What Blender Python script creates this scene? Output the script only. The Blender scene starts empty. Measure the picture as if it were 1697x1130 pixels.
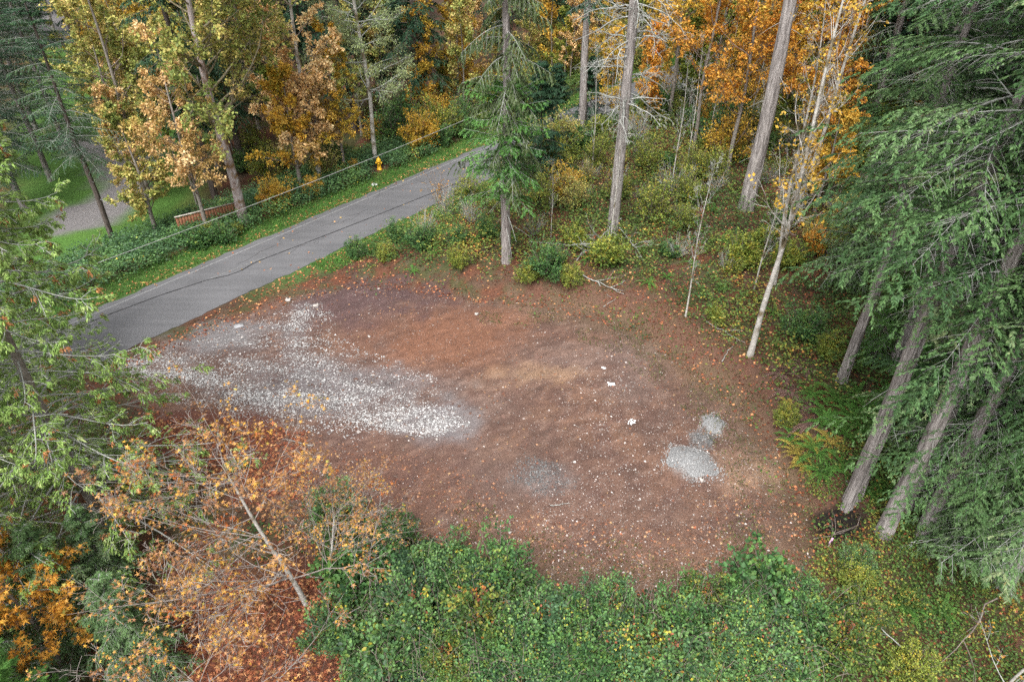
import bpy, math, random
import numpy as np
from mathutils import Vector
R = math.radians
S = bpy.context.scene
COL = S.collection

# ------------------------------------------------------------------ camera
CAM_H, PITCH, FPX = 18.5, R(35.5), 1131.0
cd = bpy.data.cameras.new("camera"); cam = bpy.data.objects.new("camera", cd); COL.objects.link(cam)
cam.location = (0, 0, CAM_H); cam.rotation_euler = (math.pi/2 - PITCH, 0, 0)
cd.sensor_width = 36; cd.lens = 36*FPX/1697.0; cd.clip_start = .1; cd.clip_end = 3000
S.camera = cam
# ------------------------------------------------------------------ world + sun (overcast)
W = bpy.data.worlds.new("World"); S.world = W; W.use_nodes = True
nt = W.node_tree; bg = nt.nodes['Background']
sky = nt.nodes.new('ShaderNodeTexSky'); sky.sky_type = 'NISHITA'; sky.sun_disc = False
SUN_EL, SUN_ROT = R(58), R(200)
sky.sun_elevation = SUN_EL; sky.sun_rotation = SUN_ROT; sky.dust_density = 4; sky.air_density = 1.0
hs = nt.nodes.new('ShaderNodeHueSaturation'); hs.inputs['Saturation'].default_value = .1
nt.links.new(sky.outputs[0], hs.inputs['Color']); nt.links.new(hs.outputs[0], bg.inputs['Color'])
bg.inputs['Strength'].default_value = .15
sd = bpy.data.lights.new("sun", 'SUN'); sd.energy = 1.3; sd.angle = R(25); sd.color = (1, .97, .93)
sun = bpy.data.objects.new("sun", sd); COL.objects.link(sun)
sv = Vector((math.sin(SUN_ROT)*math.cos(SUN_EL), math.cos(SUN_ROT)*math.cos(SUN_EL), math.sin(SUN_EL)))
sun.rotation_euler = (-sv).to_track_quat('-Z', 'Y').to_euler()
S.view_settings.view_transform = 'Standard'; S.view_settings.look = 'None'
S.view_settings.exposure = 1.25; S.view_settings.gamma = 1; S.view_settings.use_curve_mapping = False
cy = S.cycles
cy.max_bounces = 5; cy.diffuse_bounces = 3; cy.glossy_bounces = 1; cy.transmission_bounces = 3
S.render.filter_size = 1.15; cy.use_denoising = False; cy.use_adaptive_sampling = False
cy.caustics_reflective = False; cy.caustics_refractive = False

# ------------------------------------------------------------------ numpy helpers
def rot_noise(seed):
    r = np.random.RandomState(seed); return r.rand(256, 256)
_NT = [rot_noise(i) for i in range(8)]
def vnoise(x, y, k=0):
    T = _NT[k % 8]
    xi = np.floor(x).astype(int); yi = np.floor(y).astype(int); fx = x-xi; fy = y-yi
    fx = fx*fx*(3-2*fx); fy = fy*fy*(3-2*fy)
    a = T[xi % 256, yi % 256]; b = T[(xi+1) % 256, yi % 256]; c = T[xi % 256, (yi+1) % 256]; d = T[(xi+1) % 256, (yi+1) % 256]
    return (a*(1-fx)+b*fx)*(1-fy)+(c*(1-fx)+d*fx)*fy
def fbm(x, y, f=1., o=4, k=0):
    s = 0; a = .5; t = 0
    for i in range(o):
        s = s + a*vnoise(x*f+17.3*i, y*f-9.1*i, k+i); t += a; a *= .55; f *= 2.03
    return s/t
def sst(a, b, x):
    t = np.clip((x-a)/(b-a), 0, 1); return t*t*(3-2*t)
def ray(px, py):
    x = (px-848.5)/FPX; y = -(py-565)/FPX
    d = np.array([x, y*math.sin(PITCH)+math.cos(PITCH), y*math.cos(PITCH)-math.sin(PITCH)])
    return d/np.linalg.norm(d)
def gp0(px, py, z=0.):
    d = ray(px, py); t = (z-CAM_H)/d[2]; return np.array([d[0]*t, d[1]*t])
def W2(pts): return np.array([gp0(*p) for p in pts])
def sdist(poly, x, y):               # signed distance, positive outside
    d = np.full(x.shape, 1e9); ins = np.zeros(x.shape, bool); n = len(poly)
    for i in range(n):
        a = poly[i]; b = poly[(i+1) % n]; e = b-a
        wx = x-a[0]; wy = y-a[1]; t = np.clip((wx*e[0]+wy*e[1])/(e@e), 0, 1)
        d = np.minimum(d, (wx-e[0]*t)**2+(wy-e[1]*t)**2)
        c = ((a[1] > y) != (b[1] > y))
        with np.errstate(divide='ignore', invalid='ignore'):
            xx = (b[0]-a[0])*(y-a[1])/(b[1]-a[1] if b[1] != a[1] else 1e-9)+a[0]
        ins ^= (c & (x < xx))
    d = np.sqrt(d); return np.where(ins, -d, d)
def pdist(line, x, y):
    d = np.full(x.shape, 1e9)
    for i in range(len(line)-1):
        a = line[i]; b = line[i+1]; e = b-a
        wx = x-a[0]; wy = y-a[1]; t = np.clip((wx*e[0]+wy*e[1])/(e@e), 0, 1)
        d = np.minimum(d, (wx-e[0]*t)**2+(wy-e[1]*t)**2)
    return np.sqrt(d)

# ------------------------------------------------------------------ layout curves
UP = W2([(130, 521), (395, 416), (807, 238)]); LO = W2([(208, 579), (480, 453), (770, 318)])
RD = (UP[2]-UP[0]); RD = RD/np.linalg.norm(RD); RNV = np.array([RD[1], -RD[0]])   # normal to the pad side
c_up = float(np.mean(UP@RNV)); c_lo = float(np.mean(LO@RNV))
RC = (c_up+c_lo)/2; RW = (c_lo-c_up)/2
def rs(x, y): return x*RNV[0]+y*RNV[1]-RC        # distance from road centre, + to the pad side
def ra(x, y): return x*RD[0]+y*RD[1]
PAD = W2([(190, 612), (300, 560), (400, 522), (480, 492), (600, 466), (700, 478), (790, 492), (900, 500), (1050, 540), (1140, 600), (1210, 650), (1290, 740), (1350, 860), (1340, 930), (1240, 985), (1100, 1005), (950, 1000), (850, 965), (760, 925), (640, 885), (540, 855), (430, 800), (330, 740), (240, 690)])
def hbase(x, y):
    s = rs(x, y); a = ra(x, y)
    sd = sdist(PAD, x, y)
    side = sst(3.2, 8.0, s)
    back = sst(17, 25, y+.55*x)*sst(-13, -6, x)
    o = np.clip(sd, 0, 99)
    hill = (0.75*sst(0, 1.6, o)+2.2*sst(1.0, 22, o)+1.5*sst(20, 60, o))*back*side
    down = -1.6*sst(1.5, 9, o)*(1-sst(13, 20, y+.2*x))
    left = -1.0*sst(4.5, 12, -s)
    u = .16*(fbm(x, y, .5, 4, 1)-.5)*sst(RW+.3, RW+2, np.abs(s))*(.35+.65*sst(-.5, 1.5, sd))
    mound = .0
    return hill+down+left+u
GX0, GY0, GS = -100., -20., .25
_gx = np.arange(GX0, 100, GS); _gy = np.arange(GY0, 180, GS)
_XX, _YY = np.meshgrid(_gx, _gy, indexing='ij'); HG = hbase(_XX, _YY)
MOUNDS = [((1145, 768), 1.0, .38), ((1181, 704), .62, .24), ((1163, 729), .55, .12), ((895, 788), 1.0, .12)]
for (pp, rr, hh) in MOUNDS:
    c = gp0(*pp); d = np.hypot(_XX-c[0], _YY-c[1]); HG = HG+hh*(1-sst(.15*rr, rr*1.1, d))
c = gp0(1385, 868); HG = HG-.35*(1-sst(.1, 1.3, np.hypot(_XX-c[0], _YY-c[1])))
del _XX, _YY
def H(x, y):
    x = np.asarray(x, float); y = np.asarray(y, float)
    fx = np.clip((x-GX0)/GS, 0, len(_gx)-1.001); fy = np.clip((y-GY0)/GS, 0, len(_gy)-1.001)
    i = fx.astype(int); j = fy.astype(int); fx = fx-i; fy = fy-j
    return (HG[i, j]*(1-fx)+HG[i+1, j]*fx)*(1-fy)+(HG[i, j+1]*(1-fx)+HG[i+1, j+1]*fx)*fy
def gp(px, py):
    z = 0.
    for _ in range(12):
        p = gp0(px, py, z); z = .5*z+.5*float(H(p[0], p[1]))
    return np.array([p[0], p[1], float(H(p[0], p[1]))])

# ------------------------------------------------------------------ mesh builders
class G:
    def __init__(s): s.v = []; s.f = []; s.c = []; s.n = 0
    def add(s, V, F, C=None):
        V = np.asarray(V, float).reshape(-1, 3); F = np.asarray(F, int).reshape(-1, 3)
        s.v.append(V); s.f.append(F+s.n); s.n += len(V)
        s.c.append(np.zeros((len(V), 3))+.5 if C is None else np.asarray(C, float).reshape(-1, 3)*np.ones((len(V), 1)))
        return s
    def mesh(s, name, mat, smooth=False):
        V = np.concatenate(s.v); F = np.concatenate(s.f); C = np.concatenate(s.c)
        me = bpy.data.meshes.new(name)
        me.vertices.add(len(V)); me.vertices.foreach_set('co', V.astype(np.float32).ravel())
        me.loops.add(F.size); me.loops.foreach_set('vertex_index', F.astype(np.int32).ravel())
        me.polygons.add(len(F)); me.polygons.foreach_set('loop_start', np.arange(0, F.size, 3, dtype=np.int32))
        me.polygons.foreach_set('loop_total', np.full(len(F), 3, np.int32))
        if smooth: me.polygons.foreach_set('use_smooth', np.ones(len(F), bool))
        me.update(calc_edges=True)
        at = me.attributes.new('Col', 'FLOAT_COLOR', 'POINT')
        at.data.foreach_set('color', np.concatenate([C, np.ones((len(C), 1))], 1).astype(np.float32).ravel())
        me.materials.append(mat)
        return me
def unit(v): return v/np.maximum(np.linalg.norm(v, axis=-1, keepdims=True), 1e-9)
SH = {  # leaf outlines: (u along, v across, w lift), triangles
 'dia': (np.array([[0, 0, 0], [.5, -.5, .06], [1, 0, 0], [.5, .5, .06]]), [[0, 1, 2], [0, 2, 3]]),
 'oval': (np.array([[0, 0, 0], [.35, -.5, .08], [.75, -.38, .05], [1, 0, -.06], [.75, .38, .05], [.35, .5, .08]]), [[0, 1, 2], [0, 2, 3], [0, 3, 4], [0, 4, 5]]),
 'star': (np.array([[.1, 0, 0], [-.08, -.42, -.06], [.2, -.15, .04], [.5, -.62, -.1], [.42, -.11, .04], [1, 0, -.12], [.42, .11, .04], [.5, .62, -.1], [.2, .15, .04], [-.08, .42, -.06]]),
          [[0, 1, 2], [2, 3, 4], [4, 5, 6], [6, 7, 8], [8, 9, 0], [0, 2, 8], [2, 4, 6], [2, 6, 8]]),
}
def leaves(g, P, D, N, L, Wd, C, shape='dia'):
    """P position, D along, N normal, L length, Wd width, C (n,3) colour keys"""
    T, F = SH[shape]; n = len(P)
    D = unit(D); Sd = unit(np.cross(D, N)); N = np.cross(Sd, D)
    L = np.broadcast_to(L, (n,))[:, None, None]; Wd = np.broadcast_to(Wd, (n,))[:, None, None]
    V = P[:, None]+T[None, :, 0:1]*L*D[:, None]+T[None, :, 1:2]*Wd*Sd[:, None]+T[None, :, 2:3]*L*N[:, None]
    F = (np.array(F)[None]+(np.arange(n)*len(T))[:, None, None])
    g.add(V, F, np.repeat(C, len(T), 0)); return g
def tubes(g, paths, rad, sides=5, C=None, cap=False):
    """paths (B,K,3) rad (B,K)"""
    B, K, _ = paths.shape
    T = np.gradient(paths, axis=1); T = unit(T)
    ref = np.where(np.abs(T[..., 2:3]) > .8, np.array([1., .1, 0]), np.array([0., 0, 1.]))
    A = unit(np.cross(T, ref)); Bn = np.cross(T, A)
    th = np.arange(sides)*2*math.pi/sides
    V = paths[:, :, None]+rad[:, :, None, None]*(np.cos(th)[None, None, :, None]*A[:, :, None]+np.sin(th)[None, None, :, None]*Bn[:, :, None])
    k = np.arange(K-1)[:, None]*sides; i = np.arange(sides)[None]; j = (i+1) % sides
    q = np.stack([k+i, k+j, k+sides+j, k+sides+i], -1).reshape(-1, 4)
    f = np.concatenate([q[:, [0, 1, 2]], q[:, [0, 2, 3]]])
    F = f[None]+(np.arange(B)*K*sides)[:, None, None]
    if C is not None: C = np.repeat(np.asarray(C).reshape(B, 1, 3), K*sides, 1)
    g.add(V, F, C); return g
def grow(par, prad, n, t0, t1, lenf, ang, up, rng, K=5, rf=.55, jit=.15, flat=0., abslen=None, taper=.8):
    P, K0, _ = par.shape
    t = rng.uniform(t0, t1, (P, n)); ft = t*(K0-1); i = np.minimum(ft.astype(int), K0-2); w = (ft-i)[..., None]
    ar = np.arange(P)[:, None]
    pos = par[ar, i]*(1-w)+par[ar, i+1]*w; tan = unit(par[ar, i+1]-par[ar, i])
    r0 = (prad[ar, i]*(1-w[..., 0])+prad[ar, i+1]*w[..., 0])*rf
    plen = np.linalg.norm(np.diff(par, axis=1), axis=2).sum(1)[:, None]
    ln = (abslen if abslen is not None else lenf*plen*(1-.55*t))*rng.uniform(.65, 1.2, (P, n))
    rv = rng.normal(size=(P, n, 3)); rv[..., 2] *= (1-flat)
    perp = unit(rv-(rv*tan).sum(-1, keepdims=True)*tan)
    a = ang*rng.uniform(.75, 1.25, (P, n, 1)); d = unit(np.cos(a)*tan+np.sin(a)*perp)
    pos = pos.reshape(-1, 3); d = d.reshape(-1, 3); ln = ln.reshape(-1); r0 = r0.reshape(-1)
    out = [pos]
    for k in range(K-1):
        out.append(out[-1]+d*(ln/(K-1))[:, None])
        d = unit(d+np.array([0, 0, up/(K-1)])+rng.normal(size=d.shape)*jit)
    paths = np.stack(out, 1); rad = r0[:, None]*np.linspace(1, 1-taper, K)[None]
    return paths, np.maximum(rad, .004)
def bary(paths, n, t0, t1, rng):
    P, K, _ = paths.shape
    t = rng.uniform(t0, t1, (P, n))*(K-1); i = np.minimum(t.astype(int), K-2); w = (t-i)[..., None]; ar = np.arange(P)[:, None]
    return (paths[ar, i]*(1-w)+paths[ar, i+1]*w).reshape(-1, 3), unit(paths[ar, i+1]-paths[ar, i]).reshape(-1, 3)

# ------------------------------------------------------------------ materials
def newmat(name):
    m = bpy.data.materials.new(name); m.use_nodes = True; n = m.node_tree
    return m, n, n.nodes, n.links, n.nodes['Principled BSDF']
def ramp(n, cols):
    r = n.new('ShaderNodeValToRGB'); e = r.color_ramp.elements
    while len(e) < len(cols): e.new(.5)
    for k, (p, c) in enumerate(cols): e[k].position = p; e[k].color = (*c, 1)
    return r
def leafmat(name, cols, tr=.25, rough=.55, spec=.25):
    m, t, n, l, b = newmat(name)
    a = n.new('ShaderNodeAttribute'); a.attribute_name = 'Col'
    sp = n.new('ShaderNodeSeparateColor'); l.new(a.outputs['Color'], sp.inputs[0])
    r = ramp(n, cols); l.new(sp.outputs[0], r.inputs[0])
    mr = n.new('ShaderNodeMapRange'); mr.inputs[3].default_value = .6; mr.inputs[4].default_value = 1.45; l.new(sp.outputs[1], mr.inputs[0])
    mx = n.new('ShaderNodeVectorMath'); mx.operation = 'SCALE'; l.new(r.outputs[0], mx.inputs[0]); l.new(mr.outputs[0], mx.inputs['Scale'])
    l.new(mx.outputs[0], b.inputs['Base Color']); b.inputs['Roughness'].default_value = rough; b.inputs['Specular IOR Level'].default_value = spec
    if tr:
        ts = n.new('ShaderNodeBsdfTranslucent'); l.new(mx.outputs[0], ts.inputs[0]); mi = n.new('ShaderNodeMixShader'); mi.inputs[0].default_value = tr
        l.new(b.outputs[0], mi.inputs[1]); l.new(ts.outputs[0], mi.inputs[2]); l.new(mi.outputs[0], n['Material Output'].inputs[0])
    return m
def barkmat(name, c1, c2, sc=3., zs=.25, bump=.6, moss=None):
    m, t, n, l, b = newmat(name)
    tc = n.new('ShaderNodeTexCoord'); mp = n.new('ShaderNodeMapping'); mp.inputs['Scale'].default_value = (1, 1, zs); l.new(tc.outputs['Object'], mp.inputs[0])
    no = n.new('ShaderNodeTexNoise'); no.inputs['Scale'].default_value = sc; no.inputs['Detail'].default_value = 8; no.inputs['Roughness'].default_value = .7; l.new(mp.outputs[0], no.inputs[0])
    r = ramp(n, [(.32, c1), (.66, c2)]); l.new(no.outputs[0], r.inputs[0])
    col = r.outputs[0]
    if moss:
        n2 = n.new('ShaderNodeTexNoise'); n2.inputs['Scale'].default_value = 1.6; n2.inputs['Detail'].default_value = 5; l.new(tc.outputs['Object'], n2.inputs[0])
        rr = ramp(n, [(.5, (0, 0, 0)), (.62, (1, 1, 1))]); l.new(n2.outputs[0], rr.inputs[0])
        mx = n.new('ShaderNodeMix'); mx.data_type = 'RGBA'; l.new(rr.outputs[0], mx.inputs[0]); l.new(col, mx.inputs[6]); mx.inputs[7].default_value = (*moss, 1); col = mx.outputs[2]
    l.new(col, b.inputs['Base Color']); b.inputs['Roughness'].default_value = .9; b.inputs['Specular IOR Level'].default_value = .15
    n3 = n.new('ShaderNodeTexNoise'); n3.inputs['Scale'].default_value = sc*3; n3.inputs['Detail'].default_value = 6; l.new(mp.outputs[0], n3.inputs[0])
    bp = n.new('ShaderNodeBump'); bp.inputs['Strength'].default_value = bump; bp.inputs['Distance'].default_value = .05; l.new(n3.outputs[0], bp.inputs['Height']); l.new(bp.outputs[0], b.inputs['Normal'])
    return m
def plain(name, c, rough=.7, spec=.3, var=.25, sc=8.):
    m, t, n, l, b = newmat(name)
    tc = n.new('ShaderNodeTexCoord'); no = n.new('ShaderNodeTexNoise'); no.inputs['Scale'].default_value = sc; no.inputs['Detail'].default_value = 5; l.new(tc.outputs['Object'], no.inputs[0])
    r = ramp(n, [(.3, tuple(x*(1-var) for x in c)), (.7, tuple(min(1, x*(1+var)) for x in c))]); l.new(no.outputs[0], r.inputs[0]); l.new(r.outputs[0], b.inputs['Base Color'])
    b.inputs['Roughness'].default_value = rough; b.inputs['Specular IOR Level'].default_value = spec
    return m
def colmat(name, rough=.9, bump=.5, bs=14., det=.35, dist=.04):
    """base colour comes from the Col attribute (true colour), with fine grain"""
    m, t, n, l, b = newmat(name)
    a = n.new('ShaderNodeAttribute'); a.attribute_name = 'Col'
    tc = n.new('ShaderNodeTexCoord'); no = n.new('ShaderNodeTexNoise'); no.inputs['Scale'].default_value = bs; no.inputs['Detail'].default_value = 10; no.inputs['Roughness'].default_value = .75; l.new(tc.outputs['Object'], no.inputs[0])
    mr = n.new('ShaderNodeMapRange'); mr.inputs[1].default_value = .3; mr.inputs[2].default_value = .7; mr.inputs[3].default_value = 1-det; mr.inputs[4].default_value = 1+det; l.new(no.outputs[0], mr.inputs[0])
    mx = n.new('ShaderNodeVectorMath'); mx.operation = 'SCALE'; l.new(a.outputs['Color'], mx.inputs[0]); l.new(mr.outputs[0], mx.inputs['Scale'])
    l.new(mx.outputs[0], b.inputs['Base Color']); b.inputs['Roughness'].default_value = rough; b.inputs['Specular IOR Level'].default_value = .15
    if bump:
        bp = n.new('ShaderNodeBump'); bp.inputs['Strength'].default_value = bump; bp.inputs['Distance'].default_value = dist; l.new(no.outputs[0], bp.inputs['Height']); l.new(bp.outputs[0], b.inputs['Normal'])
    return m
M = {}
M['ground'] = colmat('ground', bs=16., det=.55, bump=.9, dist=.06)
M['hemlock'] = leafmat('hemlock_needles', [(0, (.036, .08, .03)), (.3, (.062, .13, .044)), (.6, (.105, .19, .064)), (.88, (.16, .235, .115)), (1, (.3, .2, .06))])
M['dark_hem'] = leafmat('dark_hemlock_needles', [(0, (.022, .06, .032)), (.4, (.04, .1, .045)), (.75, (.07, .14, .055)), (1, (.14, .12, .05))])
M['fir'] = leafmat('fir_needles', [(0, (.018, .05, .028)), (.5, (.035, .085, .04)), (.85, (.06, .12, .05)), (1, (.09, .12, .05))])
M['olive_fir'] = leafmat('olive_fir_needles', [(0, (.05, .08, .03)), (.5, (.09, .13, .045)), (1, (.15, .18, .08))])
M['bright_fir'] = leafmat('bright_fir_needles', [(0, (.04, .12, .03)), (.5, (.08, .2, .04)), (1, (.13, .27, .06))])
M['cedar'] = leafmat('cedar_sprays', [(0, (.1, .18, .05)), (.4, (.2, .32, .075)), (.8, (.28, .39, .11)), (.93, (.38, .45, .18)), (1, (.36, .16, .06))])
M['lm_olive'] = leafmat('olive_gold_leaves', [(0, (.14, .2, .05)), (.35, (.3, .34, .09)), (.65, (.52, .45, .13)), (1, (.72, .5, .22))], .35)
M['lm_peach'] = leafmat('peach_leaves', [(0, (.36, .28, .08)), (.35, (.58, .4, .15)), (.7, (.76, .5, .25)), (1, (.8, .65, .36))], .35)
M['lm_gold'] = leafmat('gold_leaves', [(0, (.24, .25, .04)), (.3, (.5, .36, .05)), (.7, (.68, .4, .06)), (1, (.72, .52, .12))], .35)
M['lm_orange'] = leafmat('orange_leaves', [(0, (.2, .2, .04)), (.22, (.5, .27, .05)), (.5, (.68, .32, .05)), (.8, (.72, .42, .07)), (1, (.5, .16, .04))], .35)
M['lm_pale'] = leafmat('pale_green_leaves', [(0, (.16, .22, .09)), (.5, (.27, .33, .15)), (1, (.4, .45, .22))], .35)
M['lm_near'] = leafmat('tan_maple_leaves', [(0, (.17, .075, .04)), (.25, (.28, .13, .065)), (.5, (.4, .21, .09)), (.7, (.52, .28, .08)), (.85, (.7, .38, .05)), (.95, (.34, .34, .08)), (1, (.4, .12, .03))], .3)
M['lm_yg'] = leafmat('yellow_green_leaves', [(0, (.07, .12, .02)), (.4, (.16, .22, .04)), (.7, (.3, .33, .06)), (1, (.5, .4, .06))], .3)
M['lm_green'] = leafmat('green_shrub_leaves', [(0, (.035, .09, .035)), (.5, (.07, .16, .05)), (.85, (.13, .25, .06)), (1, (.25, .3, .06))], .25)
M['bramble'] = leafmat('bramble_leaves', [(0, (.04, .09, .04)), (.35, (.07, .15, .058)), (.62, (.12, .23, .07)), (.82, (.14, .26, .07)), (.9, (.28, .33, .06)), (.97, (.55, .45, .05)), (1, (.3, .1, .05))], .25, .5, .4)
M['under'] = leafmat('understory_leaves', [(0, (.035, .075, .025)), (.3, (.06, .12, .03)), (.55, (.11, .18, .04)), (.75, (.22, .24, .05)), (.87, (.42, .3, .05)), (.95, (.4, .14, .04)), (1, (.2, .06, .03))], .25)
M['grass'] = leafmat('grass_blades', [(0, (.05, .14, .025)), (.5, (.09, .24, .04)), (.85, (.16, .3, .06)), (1, (.3, .26, .1))], .25)
M['pad_leaf'] = leafmat('scattered_leaves', [(0, (.15, .06, .04)), (.45, (.25, .11, .06)), (.75, (.36, .19, .11)), (.95, (.42, .28, .14)), (1, (.35, .09, .04))], .05, .7)
M['fallen'] = leafmat('fallen_leaves', [(0, (.11, .035, .022)), (.3, (.2, .06, .03)), (.55, (.34, .115, .05)), (.75, (.45, .2, .09)), (.9, (.5, .28, .12)), (1, (.6, .42, .12))], .05, .7)
M['fern'] = leafmat('fern_fronds', [(0, (.045, .12, .025)), (.5, (.09, .19, .04)), (.8, (.18, .26, .06)), (.95, (.38, .3, .07)), (1, (.12, .06, .045))], .25)
M['bark_fir'] = barkmat('fir_bark', (.085, .07, .065), (.47, .43, .41), 11, .1, 1.)
M['bark_dark'] = barkmat('dark_bark', (.05, .04, .035), (.14, .115, .1), 5, .25)
M['bark_red'] = barkmat('maple_bark', (.2, .13, .11), (.5, .46, .46), 3, .35, .5, (.17, .1, .04))
M['bark_alder'] = barkmat('alder_bark', (.28, .26, .23), (.55, .53, .49), 6, 1.2, .3, (.16, .13, .08))
M['bark_grey'] = barkmat('grey_bark', (.14, .12, .1), (.32, .29, .26), 8, .6, .4)
M['lichen'] = barkmat('lichen_twigs', (.2, .2, .18), (.46, .47, .44), 10, 1, .3)
M['twig'] = barkmat('brown_twigs', (.12, .09, .075), (.28, .23, .2), 10, 1, .3)
M['stone'] = colmat('stone', .85, .3, 20, .2, .02)

# ------------------------------------------------------------------ object helpers
def tag(o, label=None, cat=None, group=None, kind=None):
    if label: o['label'] = label
    if cat: o['category'] = cat
    if group: o['group'] = group
    if kind: o['kind'] = kind
    return o
def ob(name, me, parent=None, loc=None, rz=0, sc=None, mat=None):
    o = bpy.data.objects.new(name, me); COL.objects.link(o)
    if parent: o.parent = parent
    if loc is not None: o.location = tuple(float(a) for a in loc)
    o.rotation_euler[2] = rz
    if sc is not None: o.scale = (sc, sc, sc) if np.isscalar(sc) else sc
    if mat and me: o.material_slots[0].link = 'OBJECT'; o.material_slots[0].material = mat
    return o
def gob(name, g, mat, parent=None, smooth=False, **k): return ob(name, g.mesh(name, mat, smooth), parent, **k)

# ================================================================== GROUND
def axis(lo, hi, fine0, fine1, st, far):
    a = list(np.arange(fine0, fine1, st)); s = st; x = a[-1]
    while x < hi: s = min(s*1.13, 1.3 if x < far else 60); x += s; a.append(x)
    s = st; x = a[0]
    while x > lo: s = min(s*1.14, 60 if x < -far else 1.3); x -= s; a.insert(0, x)
    return np.array(a)
ax = axis(-700, 700, -19, 19, .23, 75); ay = axis(-300, 900, 8, 38, .2, 110)
X, Y = np.meshgrid(ax, ay, indexing='ij')
Z = H(X, Y)+np.where(np.abs(X)+np.abs(Y-20) < 70, .05*(fbm(X, Y, 2.2, 4, 2)-.5)*sst(RW, RW+.5, np.abs(rs(X, Y))), 0)
sx = rs(X, Y); aroad = ra(X, Y)
Z = Z-.03*(1-sst(RW-.3, RW+.05, np.abs(sx)))
n1 = fbm(X, Y, .35, 5, 0); n2 = fbm(X, Y, 1.4, 5, 3); n3 = fbm(X, Y, 5., 4, 5); n4 = fbm(X, Y, .9, 4, 6)
def mix(A, B, t): return A*(1-t[..., None])+np.array(B)*t[..., None]
sdp = sdist(PAD, X, Y)
# forest floor
C = mix(np.zeros(X.shape+(3,))+np.array([.07, .042, .027]), [.12, .05, .03], sst(.45, .62, n2))
C = mix(C, [.05, .065, .024], sst(.48, .66, n4)*.8)
C = mix(C, [.1, .075, .05], sst(.55, .7, n3)*.6)
# dirt pad
D = mix(np.zeros(X.shape+(3,))+np.array([.148, .088, .068]), [.175, .1, .07], sst(.35, .65, n1))
D = mix(D, [.1, .06, .052], sst(.45, .65, n2)*.6)
D = mix(D, [.118, .073, .058], sst(.5, .7, n4)*.8)
D = mix(D, [.2, .13, .1], sst(.58, .75, n3)*.5)
def blob(px, py, rx, ry, soft=.6, nz=1.5):
    c = gp0(px, py); kx = np.linalg.norm(gp0(px+10, py)-c)/10; ky = np.linalg.norm(gp0(px, py+10)-c)/10
    d = np.hypot((X-c[0])/(rx*kx), (Y-c[1])/(ry*ky))+nz*(.6*n2+.4*n1-.5)*2
    return 1-sst(1-soft, 1+soft, d)
# broad patches of different soil on the pad
for (p, col, st) in [((740, 560, 130, 60), [.19, .09, .055], .85), ((600, 490, 110, 40), [.095, .06, .06], .85), ((700, 480, 80, 25), [.085, .052, .05], .7), ((960, 590, 110, 25), [.165, .12, .105], .5),
        ((880, 620, 80, 16), [.28, .18, .115], .65), ((830, 640, 60, 14), [.25, .16, .115], .55), ((1250, 790, 60, 30), [.3, .19, .13], .9), ((1200, 930, 90, 50), [.22, .13, .09], .7), ((1130, 920, 150, 60), [.17, .1, .072], .6),
        ((350, 560, 70, 28), [.19, .185, .19], .8), ((520, 640, 130, 40), [.15, .135, .14], .6), ((740, 690, 60, 30), [.19, .185, .195], .8), ((620, 640, 150, 30), [.16, .15, .155], .6),
        ((893, 788, 36, 28), [.17, .145, .14], .6), ((830, 780, 50, 60), [.15, .105, .088], .4), ((1040, 640, 60, 30), [.16, .12, .106], .5), ((820, 670, 60, 30), [.17, .13, .115], .4),
        ((560, 800, 150, 50), [.13, .065, .048], .5), ((1330, 850, 50, 50), [.085, .045, .035], .7)]:
    D = mix(D, col, blob(*p)*st)
# gravel strips tint
GB = [W2([(200, 606), (300, 612), (370, 636), (440, 655), (520, 668), (600, 682), (680, 694), (750, 708)]), W2([(505, 510), (488, 545), (500, 590), (560, 612)]), W2([(380, 600), (470, 615), (560, 632), (650, 655), (730, 690)])]
GW = [.75, .6, .4]
gm = np.zeros(X.shape)
for gl, gw in zip(GB, GW): gm = np.maximum(gm, 1-sst(gw*.3, gw*1.5, pdist(gl, X, Y)+.7*(n2-.5)))
D = mix(D, [.16, .14, .138], gm*.45)
# wheel / blade streaks following the pad
ang = math.radians(-14); U_ = X*math.cos(ang)-Y*math.sin(ang); V_ = X*math.sin(ang)+Y*math.cos(ang)+.02*(X-4)**2
strk = fbm(U_*.12, V_*3.2, 1, 4, 4); D = D*(1+.4*(strk-.5)[..., None])*(.93+.5*(n3-.5))[..., None]
# straw-grass/bare fringe to the right of the pad
fr = sst(-2.2, .6, sdp+1.8*(n2-.5))*sst(-3, 3, X)
D = mix(D, [.12, .095, .05], fr*.55)
t = 1-sst(-.5, .9, sdp+2.2*(n2-.5)+.9*(n3-.5))
C = mix(C, [.13, .07, .05], (1-sst(.5, 3.5, sdp+3*(n2-.5)))*sst(-3, 3, X)*.8)
C = C*(1-t[..., None])+D*t[..., None]
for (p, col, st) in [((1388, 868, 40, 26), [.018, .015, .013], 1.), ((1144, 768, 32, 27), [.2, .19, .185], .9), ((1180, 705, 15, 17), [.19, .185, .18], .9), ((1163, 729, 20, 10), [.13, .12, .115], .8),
                     ((800, 1080, 330, 105), [.025, .022, .015], .9), ((430, 1020, 190, 110), [.11, .042, .028], .8), ((340, 720, 130, 40), [.13, .045, .03], .75)]:  # near-black patch under the brambles: shade between the leaves put into the ground colour
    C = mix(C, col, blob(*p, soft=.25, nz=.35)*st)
# grass verges
gv = np.where(sx < 0, (1-sst(RW+1.7, RW+2.6, -sx+1.2*(n2-.5))), (1-sst(RW+.8, RW+1.8, sx+1.4*(n2-.5)))*(1-sst(30, 34, aroad)*.0))
gv = gv*np.where(sx > 0, 1-.0*X, 1)
gate = np.where((sx > 0), sst(14, 18.5, aroad+0*X), 1)
C = mix(C, [.06, .12, .03], gv*gate*.9)
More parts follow.
